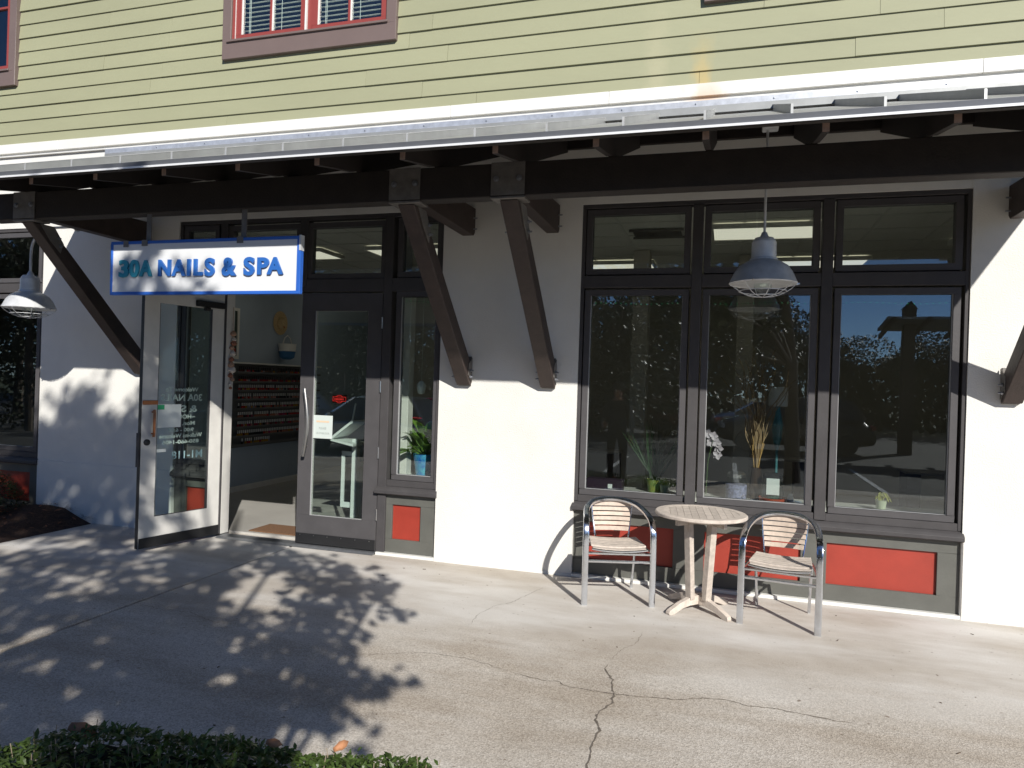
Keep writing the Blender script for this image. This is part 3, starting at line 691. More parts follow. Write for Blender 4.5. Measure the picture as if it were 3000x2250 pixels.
# white display stand behind the closed leaf
st = tag(empty('display_stand', (-3.93, .85, .022)), 'white display stand with slanted top behind the closed door', 'stand')
M_STW = mat('stand_white', (.62, .66, .64), .4)
box('post', (-.02, .045, -.02, .05, 0, 1.0), M_STW, st, bevel=.004); box('foot', (-.17, .17, -.15, .15, -.0, .02), M_STW, st, bevel=.004)
MB().prism([(-.21, .98), (.07, .93), (.075, .955), (-.20, 1.0)], XZ, -.16, .16).build('tray', M_STW, st)
mb = MB(); mb.obox((-.08, 0, 1.10), (.13, 0, .10), (0, .16, 0), (-.008, 0, .010)); mb.build('slanted_panel', M_STW, st); 
mb = MB(); mb.tube([(.045, .15, 1.18), (.085, .15, 1.40)], .010, 6); mb.tube([(.045, -.15, 1.18), (.085, -.15, 1.40)], .010, 6); mb.build('bracket', M_STW, st)
mb = MB(); mb.box(-.19, .0, .06, .075, .22, .28); mb.box(-.19, .0, .06, .075, .80, .85); mb.box(-.19, -.15, .06, .075, .28, .80); mb.build('leaflet_holder', M_STW, st)
# red LED window sign
ls = tag(empty('led_sign', (-5.40, 3.0, 1.382)), 'small red glowing sign deep inside behind the closed door', 'sign'); ls.scale = (.75, .75, .6)
M_LED = mat('red_led', (.5, .02, .02), .5, emit=(1, .05, .04), estr=.55)
mb = MB(); mb.tube([(-.14, 0, -.05), (.14, 0, -.05), (.14, 0, .05), (-.14, 0, .05), (-.14, 0, -.05)], .006, 6); mb.tube([(-.07, 0, .05), (-.03, 0, .09), (.03, 0, .09), (.07, 0, .05)], .006, 6); mb.tube([(-.07, 0, -.05), (-.03, 0, -.09), (.03, 0, -.09), (.07, 0, -.05)], .006, 6)
[mb.box(-.105+i*.03, -.088+i*.03, -.004, .004, -.022, .016) for i in range(7)]; mb.build('tubes', M_LED, ls); box('backing', (-.16, .16, .012, .02, -.1, .1), M_BLACK, ls)

# display ledge inside the windows and the things on it
led = tag(box('window_ledge', (-1.30, 1.80, .24, .62, .70, .742), M_DOORW, bevel=.004), 'pale display ledge just inside the large window', 'ledge')
led2 = tag(box('window_ledge', (-3.18, -2.5, .24, .55, .70, .742), M_DOORW, bevel=.004), 'pale display ledge inside the narrow sidelight by the door', 'ledge')
def pot(r0, r1, h, m, parent, name='pot'):
    return MB().lathe([(0, 0), (r0, 0), (r1, h), (r1*1.06, h), (r1*1.06, h*.88), (r1*.9, h*.86), (0, h*.84)][:4]+[(r1*.88, h), (r1*.86, h*.85), (0, h*.85)], 18).build(name, m, parent, smooth=True)
def leaf_blade(mb, p, d, up, L, Wd, droop=.4, mi=0, seg=5):
    d = Vector(d).normalized(); s = d.cross(Vector(up)).normalized(); n = s.cross(d); pr = []
    for i in range(seg+1):
        t = i/seg; c = Vector(p)+d*L*t+n*(-droop*L*t*t); wv = Wd*math.sin(math.pi*min(.98, .08+.9*t))**.8
        pr.append((c-s*wv/2+n*wv*.12, c, c+s*wv/2+n*wv*.12))
    v = [q for r in pr for q in r]; f = []
    for i in range(seg): f += [(3*i, 3*i+1, 3*i+4, 3*i+3), (3*i+1, 3*i+2, 3*i+5, 3*i+4)]
    mb.add(v, f, mi)
rl = random.Random(31)
pl = tag(empty('potted_plant', (-2.86, .36, .742)), 'leafy plant with red flowers in a blue glazed pot at the sidelight', 'potted plant')
pl.scale = (1.25, 1.25, 1.25)
pot(.07, .10, .18, mat('blue_glaze', (.02, .10, .46), .15, var=.3, vscale=14, col2=(.10, .45, .58)), pl)
mb = MB(); mf = MB()
for i in range(52):
    a = rl.uniform(0, 6.28); e = rl.uniform(.1, 1.3); d = (math.cos(a)*math.cos(e), math.sin(a)*math.cos(e)*.45, math.sin(e)); b = Vector((0, 0, .16))+Vector(d)*rl.uniform(.08, .22)
    mb.tube([(0, 0, .15), b], .003, 5); leaf_blade(mb, b, d, (0, 0, 1), rl.uniform(.12, .2), rl.uniform(.06, .10), .5)
for i in range(9):
    a = rl.uniform(-.5, 3.6); e = rl.uniform(.7, 1.4); b = Vector((math.cos(a)*math.cos(e), .2*math.sin(a), math.sin(e)))*rl.uniform(.42, .56)+Vector((.04, 0, .08))
    for q in range(6): leaf_blade(mf, b, (math.cos(q), math.sin(q)*.6, .4), (0, 0, 1), .055, .045, .2)
mb.build('foliage', mat('plant_green', (.17, .30, .05), .45, var=.5, vscale=14, trans=(.18, .3, .04)), pl, smooth=True, fix=False); mf.build('flower', mat('red_flower', (.55, .03, .05), .5, trans=(.5, .05, .06)), pl, fix=False)
orn = tag(empty('paper_lantern', (-2.90, .30, 1.56)), 'small white hanging ornament inside the narrow sidelight', 'ornament')
MB().lathe([(0, 0), (.03, .005), (.045, .05), (.045, .09), (.02, .125), (0, .13)], 12).build('body', M_PAPER, orn, smooth=True); MB().tube([(0, 0, .13), (0, 0, 1.7)], .0015, 5).build('thread', M_PAPER, orn)
pj = tag(box('partition_post', (-3.19, -3.02, .26, .38, .742, 3.3), M_DOORW, bevel=.004), 'white painted post inside the left edge of the sidelight', 'post')
# left light
bxo = tag(empty('card_box', (-1.05, .36, .742)), 'low dark purple box with white sticker in the left window light', 'box')
box('carton', (-.16, .17, -.07, .07, 0, .10), mat('dark_purple_card', (.03, .015, .03), .5), bxo, bevel=.003); box('sticker', (.04, .08, -.0715, -.0705, .02, .06), M_PAPER, bxo)
gp = tag(empty('potted_plant', (-.60, .40, .742)), 'thin stemmed plant in a green and yellow pot in the left window light', 'potted plant')
pot(.055, .075, .12, mat('green_yellow_glaze', (.08, .28, .12), .3, var=.4, vscale=12, col2=(.40, .36, .06)), gp)
mb = MB()
for i in range(34):
    a = rl.uniform(0, 6.28); e = rl.uniform(.9, 1.5); leaf_blade(mb, (rl.uniform(-.03, .03), rl.uniform(-.02, .02), .10), (math.cos(a)*math.cos(e), math.sin(a)*math.cos(e), math.sin(e)), (math.sin(a), math.cos(a), .1), rl.uniform(.25, .62), .012, .25)
mb.build('foliage', mat('dark_blade', (.03, .07, .02), .5), gp, fix=False)
def curl_plant(loc, label):
    p = tag(empty('potted_plant', loc), label, 'potted plant')
    pot(.032, .045, .085, mat('cream_pot', (.56, .60, .42), .4), p)
    mb = MB()
    for i in range(7):
        a = i*.9+rl.uniform(-.3, .3); r = rl.uniform(.03, .075); pts = []
        for j in range(9):
            t = j/8; pts.append((math.cos(a)*r*t*1.1+.012*math.sin(7*t+i), math.sin(a)*r*t*.7, .08+.075*math.sin(math.pi*t*.75)-.05*t*t+.01*math.cos(9*t+i)))
        mb.tube(pts, .0035, 5)
    mb.build('stems', mat('yellow_green_stem', (.36, .36, .06), .5), p, smooth=True); return p
curl_plant((-.50, .30, .742), 'small cream pot with one curling yellow stem in the left window light')
curl_plant((1.255, .32, .742), 'small cream pot with curling yellow stems alone in the right window light')
# middle light
def jar(loc, r, h, m, lid, label, lab=False):
    j = tag(empty('glass_jar', loc), label, 'jar')
    MB().lathe([(0, 0), (r, 0), (r*1.03, .02), (r*1.03, h*.75), (r*.8, h*.88), (r*.8, h)], 20).build('glass', M_CLEAR, j, smooth=True)
    MB().lathe([(0, .006), (r*.93, .006), (r*.95, h*.68), (0, h*.7)], 20).build('contents', m, j, smooth=True)
    MB().lathe([(r*.84, h), (r*.86, h+.03), (r*.7, h+.045), (0, h+.05)], 20).build('lid', lid, j, smooth=True)
    if lab: box('label', (-.055, .05, -r*1.05-.003, -r*1.05, .07, .21), M_PAPER, j)
    return j
jar((.11, .37, .742), .095, .19, mat('lilac_beads', (.46, .44, .68), .4, var=.6, vscale=45, col2=(.10, .10, .16)), M_STEEL, 'lilac filled glass jar with silver lid in the middle window light')
jar((.41, .37, .742), .095, .20, mat('teal_liquid', (.02, .09, .07), .2), M_BLACK, 'dark green glass jar with white label in the middle window light', True)
tr = tag(MB().lathe([(0, 0), (.105, 0), (.115, .045), (.105, .045), (.10, .012), (0, .012)], 24, (.41, .30, .742)).build('tray', mat('orange_red_tray', (.58, .10, .04), .4), smooth=True), 'round orange red tray in front of the dark green jar', 'tray')
bt = tag(empty('lotion_bottle', (.553, .31, .742)), 'small white bottle beside the orange red tray', 'bottle')
MB().lathe([(0, 0), (.026, 0), (.028, .01), (.028, .055), (.02, .065)], 16).build('body', M_PAPER, bt, smooth=True); MB().lathe([(.017, .065), (.017, .085), (0, .087)], 12).build('cap', M_PAPER, bt, smooth=True)
vb = tag(empty('willow_vase', (.275, .46, .742)), 'tall vase of curly willow branches in the middle window light', 'vase')
MB().lathe([(0, 0), (.05, 0), (.06, .02), (.05, .16), (.04, .26), (.045, .28), (.038, .28), (.033, .2), (0, .03)], 18).build('vase', mat('brown_glass', (.05, .03, .02), .1), vb, smooth=True)
M_TWIG = mat('willow_twig', (.34, .23, .12), .7); M_TWIGL = mat('gold_reed', (.62, .38, .13), .6)
for i in range(34):
    a = rl.uniform(0, 6.28); sp = rl.uniform(.04, .34); Hh = rl.uniform(.75, 1.30); ph = rl.uniform(0, 6.28); am = rl.uniform(.02, .055); fq = rl.uniform(9, 15); pts = []
    for j in range(26):
        t = j/25; k = max(0, t-.3)
        pts.append((math.cos(a)*sp*t**2.2+am*k*math.sin(fq*t+ph)*1.6, math.sin(a)*sp*.5*t**1.5+am*k*math.cos(fq*t+ph), .04+Hh*t))
    MB().tube(pts, [.0066*(1-.55*j/25) for j in range(26)], 5).build('branch', M_TWIG, vb, smooth=True)
for i in range(12):
    a = rl.uniform(0, 6.28); MB().tube([(math.cos(a)*.01, math.sin(a)*.01, .2), (math.cos(a)*.03, math.sin(a)*.03-.01, .36), (math.cos(a)*.05+.01, math.sin(a)*.03-.02, rl.uniform(.44, .58))], .0035, 5).build('reed', M_TWIGL, vb)
lmp = tag(empty('table_lamp', (.47, .9, .84)), 'white barrel shade on a slim stem behind the willow branches', 'lamp')
MB().lathe([(.085, .72), (.085, .90), (.080, .90), (.080, .72)], 20).build('lamp_shade', mat('shade_white', (.62, .60, .55), .8), lmp, smooth=True); MB().lathe([(.07, -.818), (.07, -.80), (.015, -.68), (.012, .3), (.04, .42), (.05, .55), (.02, .70), (.02, .72)], 14).build('stem', mat('teal_ceramic', (.08, .22, .24), .3), lmp, smooth=True)
orc = tag(empty('orchid', (-.10, .55, .742)), 'white orchid spray at the left of the middle window light', 'orchid')
mb = MB(); mb.tube([(-.05, 0, 0), (-.04, 0, .3), (0, 0, .5), (.03, 0, .52)], .004, 6); mb.build('stem', mat('orchid_stem', (.08, .14, .04), .6), orc)
mb = MB()
for (x, z) in ((-.05, .55), (.0, .53), (.03, .47), (.05, .42), (.04, .36), (-.02, .47)):
    for q in range(5): leaf_blade(mb, (x, rl.uniform(-.02, .02), z), (math.cos(q*1.256), -.3, math.sin(q*1.256)), (0, -1, .1), .045, .04, .1)
mb.build('blossoms', mat('orchid_white', (.58, .50, .54), .6), orc, fix=False)
# green LED string across the top of the windows
for (x0, x1, lab) in ((-1.24, 1.74, 'string of tiny green lights along the top of the large window'), (-3.02, -2.62, 'short string of tiny green lights in the narrow sidelight')):
    s = tag(empty('string_lights', (x0, .16, 2.45)), lab, 'string lights')
    n = int((x1-x0)/.045); mb = MB(); pts = []
    for i in range(n+1):
        z = -.012+.006*math.sin(i*.4)+.03*max(0, 1-i/8)*(1 if x0 < -2 else 0); pts.append((i*.045, 0, z)); mb.obox((i*.045, -.004, z), (.0022, 0, 0), (0, .0022, 0), (0, 0, .0022))
    mb.build('bulbs', mat('green_led', (.02, .2, .08), .5, emit=(.08, 1, .35), estr=.45), s); MB().tube(pts, .0012, 4).build('wire', M_BLACK, s)
# nail tables and chairs inside, dim
def salon_table(x, y, label):
    t = tag(empty('salon_table', (x, y, .022)), label, 'table')
    box('table_top', (-.5, .5, -.22, .22, .73, .76), mat('salon_top', (.36, .33, .30), .3), t, bevel=.006)
    for sx in (-1, 1): box('pedestal', (sx*.40-.08, sx*.40+.08, -.18, .18, 0, .73), mat('salon_base', (.10, .07, .05), .5), t, bevel=.004)
salon_table(-1.9, 3.9, 'manicure table on two pedestals in the dim shop behind the pier'); salon_table(.6, 4.3, 'manicure table on two pedestals deep behind the middle window'); salon_table(2.6, 3.6, 'manicure table on two pedestals deep behind the right window')

# ------------------------------------------------------------------ canopy
can = tag(empty('canopy', (0, 0, 3.0)), 'dark timber bracket canopy with standing seam metal roof over the shopfront', 'canopy')
def cpart(mb, name, m, parent=can, **k):
    mb.v = [(x, y, z-3.0) for (x, y, z) in mb.v]; return mb.build(name, m, parent, **k)
CX0, CX1 = -6.60, 2.60; SL = .383
zr = lambda y: 3.229+SL*(y+2.03)      # top of the roof sheet
cpart(MB().box(CX0+.12, CX1-.12, -1.40, -1.27, 3.020, 3.258), 'beam', M_WOODD, bevel=.006)
n = 15
for i in range(-3, 12):
    x = -.156+.636*i if False else -.158+.6385*i
    if x < CX0+.03 or x > CX1-.03: continue
    y0 = -1.965; zt = lambda y: zr(y)-.045; zb = lambda y: 3.258+SL*(y+1.335)
    poly = [(y0, 3.135), (y0, zt(y0)), (-.005, zt(-.005)), (-.005, zb(-.005)), (-1.268, zb(-1.268)), (-1.268, 3.2585), (-1.42, 3.2585), (-1.50, 3.228)]
    r = cpart(MB().prism(poly, YZ, x-.020, x+.020), 'rafter', M_RAFT, bevel=.002)
    o = MB().box(x-.0185, x+.0185, y0-.002, y0-.0003, 3.137-3, zt(y0)-.003-3).build('tail_end', M_ENDG, r)
for i in range(-9, 5):
    x = -.158+.6385*i
    if CX0+.05 < x < CX1-.05 and (i < -3):
        y0 = -1.965; zt = lambda y: zr(y)-.045; zb = lambda y: 3.258+SL*(y+1.335)
        poly = [(y0, 3.135), (y0, zt(y0)), (-.005, zt(-.005)), (-.005, zb(-.005)), (-1.268, zb(-1.268)), (-1.268, 3.2585), (-1.42, 3.2585), (-1.50, 3.228)]
        r = cpart(MB().prism(poly, YZ, x-.020, x+.020), 'rafter', M_RAFT, bevel=.002)
        o = MB().box(x-.0185, x+.0185, y0-.002, y0-.0003, 3.137-3, zt(y0)-.003-3).build('tail_end', M_ENDG, r)
# soffit boards on the rafters
for i in range(14):
    a, b = -2.0+i*.142, -2.0+(i+1)*.142-.004
    b = min(b, -.003)
    cpart(MB().prism([(a, zr(a)-.044), (b, zr(b)-.044), (b, zr(b)-.024), (a, zr(a)-.024)], YZ, CX0+.02, CX1-.02), 'soffit_board', M_WOODD)
# ledger on the wall
cpart(MB().box(CX0+.05, CX1-.05, -.045, -.004, 3.785, 3.93), 'ledger', M_RAFT)
cpart(MB().box(CX0+.01, CX1-.01, -.062, -.0535, 4.004, 4.064), 'zee_closure', M_ROOF)
# metal sheets between the seams, the standing seams, drip edge
SX = [-.164+.4606*i for i in range(-13, 6)]
for i in range(len(SX)-1):
    a, b = SX[i], SX[i+1]
    cpart(MB().prism([(-2.045, zr(-2.045)-.006), (-.002, zr(-.002)-.006), (-.002, zr(-.002)), (-2.045, zr(-2.045))], YZ, a+.004, b-.004), 'roof_sheet', M_ROOF)
for x in SX:
    hgt = .050
    sm_ = MB().prism([(-2.046, zr(-2.046)), (-.004, zr(-.004)), (-.004, zr(-.004)+hgt), (-2.046, zr(-2.046)+hgt)], YZ, x-.004, x+.004)
    sm_.prism([(-2.049, zr(-2.049)-.004), (-2.0465, zr(-2.0465)-.004), (-2.0465, zr(-2.0465)+hgt), (-2.049, zr(-2.049)+hgt)], YZ, x-.0065, x+.0065, 1)
    sm_.prism([(-2.046, zr(-2.046)+hgt), (-.004, zr(-.004)+hgt), (-.004, zr(-.004)+hgt+.003), (-2.046, zr(-2.046)+hgt+.003)], YZ, x-.006, x+.006, 1)
    cpart(sm_, 'standing_seam', [M_ROOF, M_SEAMC])
dr = MB(); dr.prism([(-2.055, 3.219), (-2.049, 3.219), (-2.040, 3.186), (-2.046, 3.186)], YZ, CX0, CX1)
cpart(dr, 'drip_face', M_DRIP)
cpart(MB().prism([(-2.064, 3.170), (-2.040, 3.1855), (-2.060, 3.1855), (-2.066, 3.183)], YZ, CX0, CX1), 'drip_lip', mat('bright_lip', (.80, .81, .82), .4, .15))
cpart(MB().box(CX0, CX1, -2.038, -2.002, 3.172, 3.222), 'sub_fascia', M_WOODD)
for x in (CX0+.0, CX1-.035):
    cpart(MB().prism([(-2.0, 3.172), (-2.0, zr(-2.0)-.024), (-.003, zr(-.003)-.024), (-.003, zr(-.003)-.17)], YZ, x, x+.035), 'rake_board', M_WOOD)
BRX = (-6.04, -2.325, -1.525, 2.045)
for x in BRX:
    w2 = .066
    # horizontal lookout
    cpart(MB().prism([(-1.2685, 3.055), (-1.2685, 3.255), (-.012, 3.300), (-.012, 3.075), (-.04, 3.045), (-.16, 3.045)], YZ, x-.055, x+.055), 'lookout', M_WOOD, bevel=.003)
    # diagonal brace
    t = .085; p0 = (-1.345, 3.004); p1 = (-.016, 1.72); d = Vector((p1[0]-p0[0], p1[1]-p0[1])).normalized(); nn = Vector((-d.y, d.x))
    poly = [(-1.355-.02, 3.002), (-1.355+.155, 3.002), (-.016, 1.845), (-.016, 1.665), (-.050, 1.665)]
    br = cpart(MB().prism(poly, YZ, x-w2, x+w2), 'brace', M_WOOD, bevel=.005)
    # steel saddle on the beam face, flange plates, wall plate and bolts
    sd = MB(); sd.box(x-.125, x+.125, -1.408, -1.401, 3.028-3, 3.262-3); sd.box(x-.125, x+.125, -1.408, -1.25, 3.005-3, 3.0195-3); sd.build('saddle_plate', M_PLATE, br, bevel=.001)
    for (xa_, xb_) in ((x+w2+.001, x+w2+.007), (x-w2-.007, x-w2-.001)):
        MB().prism([(-1.30, 3.0), (-1.16, 3.0), (-1.06, 2.86), (-1.09, 2.77), (-1.20, 2.87)], lambda p, xx: (xx, p[0], p[1]-3), xa_, xb_).build('knife_plate', M_PLATE, br)
    wp = MB(); wp.box(x-.06, x+.06, -.0155, -.002, 1.66-3, 1.93-3); wp.prism([(-.015, 1.69), (-.11, 1.76), (-.11, 1.86), (-.015, 1.92)], lambda p, xx: (xx, p[0], p[1]-3), x+w2+.001, x+w2+.006); wp.prism([(-.015, 1.69), (-.11, 1.76), (-.11, 1.86), (-.015, 1.92)], lambda p, xx: (xx, p[0], p[1]-3), x-w2-.006, x-w2-.001); wp.build('wall_plate', M_PLATE, br)
    for bx_ in (x-.085, x+.085):
        bo = MB(); bo.lathe([(.022, -1.408), (.022, -1.412), (.014, -1.413), (.014, -1.424), (0, -1.4245)], 12, (bx_, 0, .145), axis='Y'); bo.build('bolt', M_DRIP, br)
    for (yy, zz) in ((-1.12, 2.90), (-1.10, 2.83), (-.07, 1.80), (-.075, 1.74)):
        bo = MB(); bo.lathe([(.007, -.105), (.007, .105)], 8, (x, yy, zz-3), axis='X'); bo.lathe([(.014, -.088), (.014, -.076)], 6, (x, yy, zz-3), axis='X'); bo.lathe([(.014, .076), (.014, .088)], 6, (x, yy, zz-3), axis='X'); bo.build('bolt', M_DRIP, br)
    for zz in (3.10, 3.20):
        bo = MB(); bo.lathe([(.007, -.09), (.007, .09)], 8, (x, -.06, zz-3), axis='X'); bo.build('bolt', M_DRIP, br)
# junction box for the pendant
cpart(MB().box(.19, .30, -.85, -.75, zr(-.8)-.13, zr(-.8)-.045), 'junction_box', M_GALV, bevel=.006)

# ------------------------------------------------------------------ lamps
def dome_lamp(loc, label, goose=False):
    t = tag(empty('dome_lamp', loc), label, 'lamp', 'galvanised dome lamps')
    MB().lathe([(.232, 0), (.236, .004), (.232, .010), (.200, .082), (.168, .128), (.120, .158), (.096, .168), (.094, .182), (.086, .186), (.084, .300), (.078, .304), (.076, .316), (.068, .320), (.064, .330), (.032, .336), (.017, .372), (.013, .372)]+[(.02, .17), (.09, .160), (.115, .150), (.160, .120), (.192, .076), (.224, .006)], 32).build('shade', M_GALV, t, smooth=True)
    MB().lathe([(.03, .12), (.062, .10), (.066, .06), (.060, -.02), (.045, -.055), (.02, -.07), (0, -.072)], 18).build('glass_jar', M_CLEAR, t, smooth=True)
    MB().lathe([(.012, .10), (.02, .07), (.034, .03), (.034, .01), (.02, -.012), (0, -.018)], 14).build('bulb', M_PAPER, t, smooth=True)
    mb = MB()
    ring = lambda r, z: [(r*math.cos(i*math.pi/12), r*math.sin(i*math.pi/12), z) for i in range(25)]
    for (r, z) in ((.228, .0), (.165, -.052), (.095, -.082)): mb.tube(ring(r, z), .0030, 5, cap=False)
    for k in range(8):
        a = k*math.pi/4+.2; mb.tube([(r*math.cos(a), r*math.sin(a), z) for (r, z) in ((.228, .0), (.20, -.028), (.165, -.052), (.13, -.07), (.095, -.082), (.0, -.095))], .0028, 5)
    mb.build('wire_guard', M_GALV, t, smooth=True)
    for a in (.15, 2.3, 4.4): MB().tube([(.228*math.cos(a), .228*math.sin(a), .0), (.252*math.cos(a), .252*math.sin(a), .008)], .006, 6).build('thumb_screw', M_STEEL, t)
    if not goose:
        MB().tube([(0, 0, .37), (0, 0, zr(-.8)-.13-loc[2])], .0095, 8).build('stem', M_GALV, t, smooth=True)
    else:
        pts = [(0, 0, .37), (0, 0, .56)]+[(.24-.24*math.cos(a), 0, .56+.24*math.sin(a)) for a in [i*math.pi/16 for i in range(1, 9)]]+[(.42, 0, .80), (.585, 0, .80)]
        MB().tube(pts, .0125, 8).build('gooseneck', M_GALV, t, smooth=True)
        MB().lathe([(.045, .59), (.045, .575), (.02, .56)], 16, (0, 0, .80), axis='X').build('mounting_flange', M_GALV, t, smooth=True)
dome_lamp((.228, -.80, 2.465), 'galvanised dome lamp hanging from the canopy before the large window')
dome_lamp((-6.69, -.80, 2.285), 'galvanised dome lamp on a gooseneck arm at the far left', True)

# ------------------------------------------------------------------ hanging sign
sg = tag(empty('shop_sign', (-4.107, -1.37, 2.335)), 'white box sign with blue rim and raised letters hanging over the door', 'sign')
W2, SHt = .925, .452
mb = MB(); mb.box(-W2, W2, -.05, -.012, 0, .026); mb.box(-W2, W2, -.05, -.012, SHt-.026, SHt); mb.box(-W2, -W2+.022, -.05, -.012, .026, SHt-.026); mb.box(W2-.034, W2, -.05, -.012, .026, SHt-.026)
mb.build('rim', M_BLUE, sg, bevel=.003)
box('face', (-W2+.022, W2-.034, -.044, -.015, .026, SHt-.026), M_SIGNW, sg)
chars = [('3', 245, 350, 'T'), ('0', 360, 465, 'T'), ('A', 465, 605, 'T'), ('N', 672, 803, 'B'), ('A', 815, 960, 'B'), ('I', 975, 1010, 'B'), ('L', 1043, 1137, 'B'), ('S', 1155, 1255, 'B'), ('&', 1330, 1472, 'B'), ('S', 1545, 1650, 'B'), ('P', 1678, 1788, 'B'), ('A', 1770, 1925, 'B')]
px0, px1 = 165, 2045; fx0, fx1 = -W2+.022, W2-.034
for (c, a, b, k) in chars:
    X = lambda p: fx0+(p-px0)/(px1-px0)*(fx1-fx0)
    ov = .006 if c in '03S&' else 0
    me = text_mesh(c, 'letter', M_LETT if k == 'T' else M_LETB, X(a), X(b), .152-ov, .288+ov, .016, .040)
    o = link('letter', me, sg); o.location = (0, -.0443, 0)
mb = MB(); mb.box(W2-.012, W2+.004, -.054, -.008, SHt-.115, SHt+.004); mb.build('corner_bracket', M_GALV, sg)
for x in (-.57, .37):
    mb = MB(); mb.box(x-.024, x+.024, -.010, -.002, SHt, 3.021-2.335); mb.box(x-.03, x+.03, -.0535, .0, SHt+.0005, SHt+.006); mb.box(x-.03, x+.03, -.0535, -.0505, SHt-.045, SHt+.0005); mb.build('hanger', M_PLATE, sg)
box('clip', (-.79, -.74, -.0535, -.0505, SHt-.05, SHt+.004), M_PLATE, sg)

# ------------------------------------------------------------------ bistro chairs
def make_chair():
    t = empty('bistro_chair')
    half = [(-.262, .0, .0), (-.262, .004, .30), (-.261, .010, .54), (-.260, .024, .595), (-.257, .055, .635), (-.252, .105, .660), (-.245, .20, .680), (-.228, .31, .700), (-.195, .40, .722), (-.145, .462, .738), (-.075, .495, .748)]
    pts = half+[(0, .503, .751)]+[(-x, y, z) for (x, y, z) in half[::-1]]
    def smooth_path(p, it=2):
        for _ in range(it):
            q = [p[0]]
            for a, b in zip(p[:-1], p[1:]):
                q.append(tuple(a[i]*.75+b[i]*.25 for i in range(3))); q.append(tuple(a[i]*.25+b[i]*.75 for i in range(3)))
            q.append(p[-1]); p = q
        return p
    MB().tube(smooth_path(pts), .0235, 16, ref=(1, 0, 0), r2=.0130, power=5.0).build('arm_and_leg_tube', M_ALU, t, smooth=True)
    for s in (-1, 1):
        MB().tube([(s*.212, .395, .408), (s*.200, .43, .39), (s*.196, .47, .20), (s*.190, .515, .0)], .0115, 8).build('leg', M_ALU, t, smooth=True)
        MB().tube([(s*.250, .012, .408), (s*.235, .20, .408), (s*.212, .40, .408)], .011, 8).build('side_rail', M_ALU, t, smooth=True)
        MB().tube([(s*.120, .33, .418), (s*.135, .40, .435), (s*.142, .435, .475), (s*.160, .478, .62), (s*.172, .490, .737)], .0065, 8).build('back_rod', M_ALU, t, smooth=True)
    MB().tube([(-.250, .008, .402), (.250, .008, .402)], .015, 8, ref=(0, 1, 0), r2=.011).build('front_rail', M_ALU, t, smooth=True)
    MB().tube([(-.212, .398, .408), (.212, .398, .408)], .011, 8).build('rear_rail', M_ALU, t, smooth=True)
    MB().tube([(-.252, .014, .338), (.252, .014, .338)], .0115, 8).build('stretcher', M_ALU, t, smooth=True)
    # curved aluminium seat rim and slats, dished from side to side
    dz = lambda x: .013*(x/.21)**2
    rim = [(-.215+.43*i/10, -.012-.012*(1-((i-5)/5)**2), .424+dz(-.215+.43*i/10)) for i in range(11)]
    MB().tube(rim, .009, 6).build('seat_rim', M_ALU, t, smooth=True)
    for k in range(7):
        y0 = -.008+k*.058; y1 = y0+.052; mb = MB(); N = 8; v = []; f = []
        wd = .218-.022*k/6-(.012 if k == 0 else 0)
        for i in range(N+1):
            x = -wd+2*wd*i/N; z = .432+dz(x)-(.010*max(0, 1-k/1.0))
            v += [(x, y0, z), (x, y1, z), (x, y1, z+.013), (x, y0, z+.013)]
        for i in range(N):
            for j in range(4): f.append((4*i+j, 4*i+(j+1) % 4, 4*(i+1)+(j+1) % 4, 4*(i+1)+j))
        f += [(3, 2, 1, 0), (4*N, 4*N+1, 4*N+2, 4*N+3)]
        mb.add(v, f).build('seat_slat', M_TEAK, t, bevel=.002)
    for k in range(6):
        z0 = .498+k*.0385; z1 = z0+.0300; 
        if k == 5: z1 += .015
        if k == 0: z0 -= .004
        N = 8; v = []; f = []; wd = .142+.026*(k/5); yb = .430+.062*((z0-.47)/.27)
        for i in range(N+1):
            x = -wd+2*wd*i/N; y = yb+.018*(1-(x/wd)**2); 
            v += [(x, y, z0), (x, y+.010, z0), (x, y+.016, z1), (x, y+.006, z1)]
        for i in range(N):
            for j in range(4): f.append((4*i+j, 4*i+(j+1) % 4, 4*(i+1)+(j+1) % 4, 4*(i+1)+j))
        f += [(3, 2, 1, 0), (4*N, 4*N+1, 4*N+2, 4*N+3)]
        MB().add(v, f).build('back_slat', M_TEAKS, t, bevel=.0015)
    return t
ch = make_chair(); tag(ch, 'aluminium bistro armchair with wooden slats left of the round table', 'chair', 'bistro chairs at the table')
ch.location = (-.751, -.685, 0); ch.rotation_euler = (0, 0, rad(17.0))
ch2 = copy_tree(ch); ch2['label'] = 'aluminium bistro armchair with wooden slats right of the round table'
ch2.location = (.405, -.778, 0); ch2.rotation_euler = (0, 0, rad(-7.5))

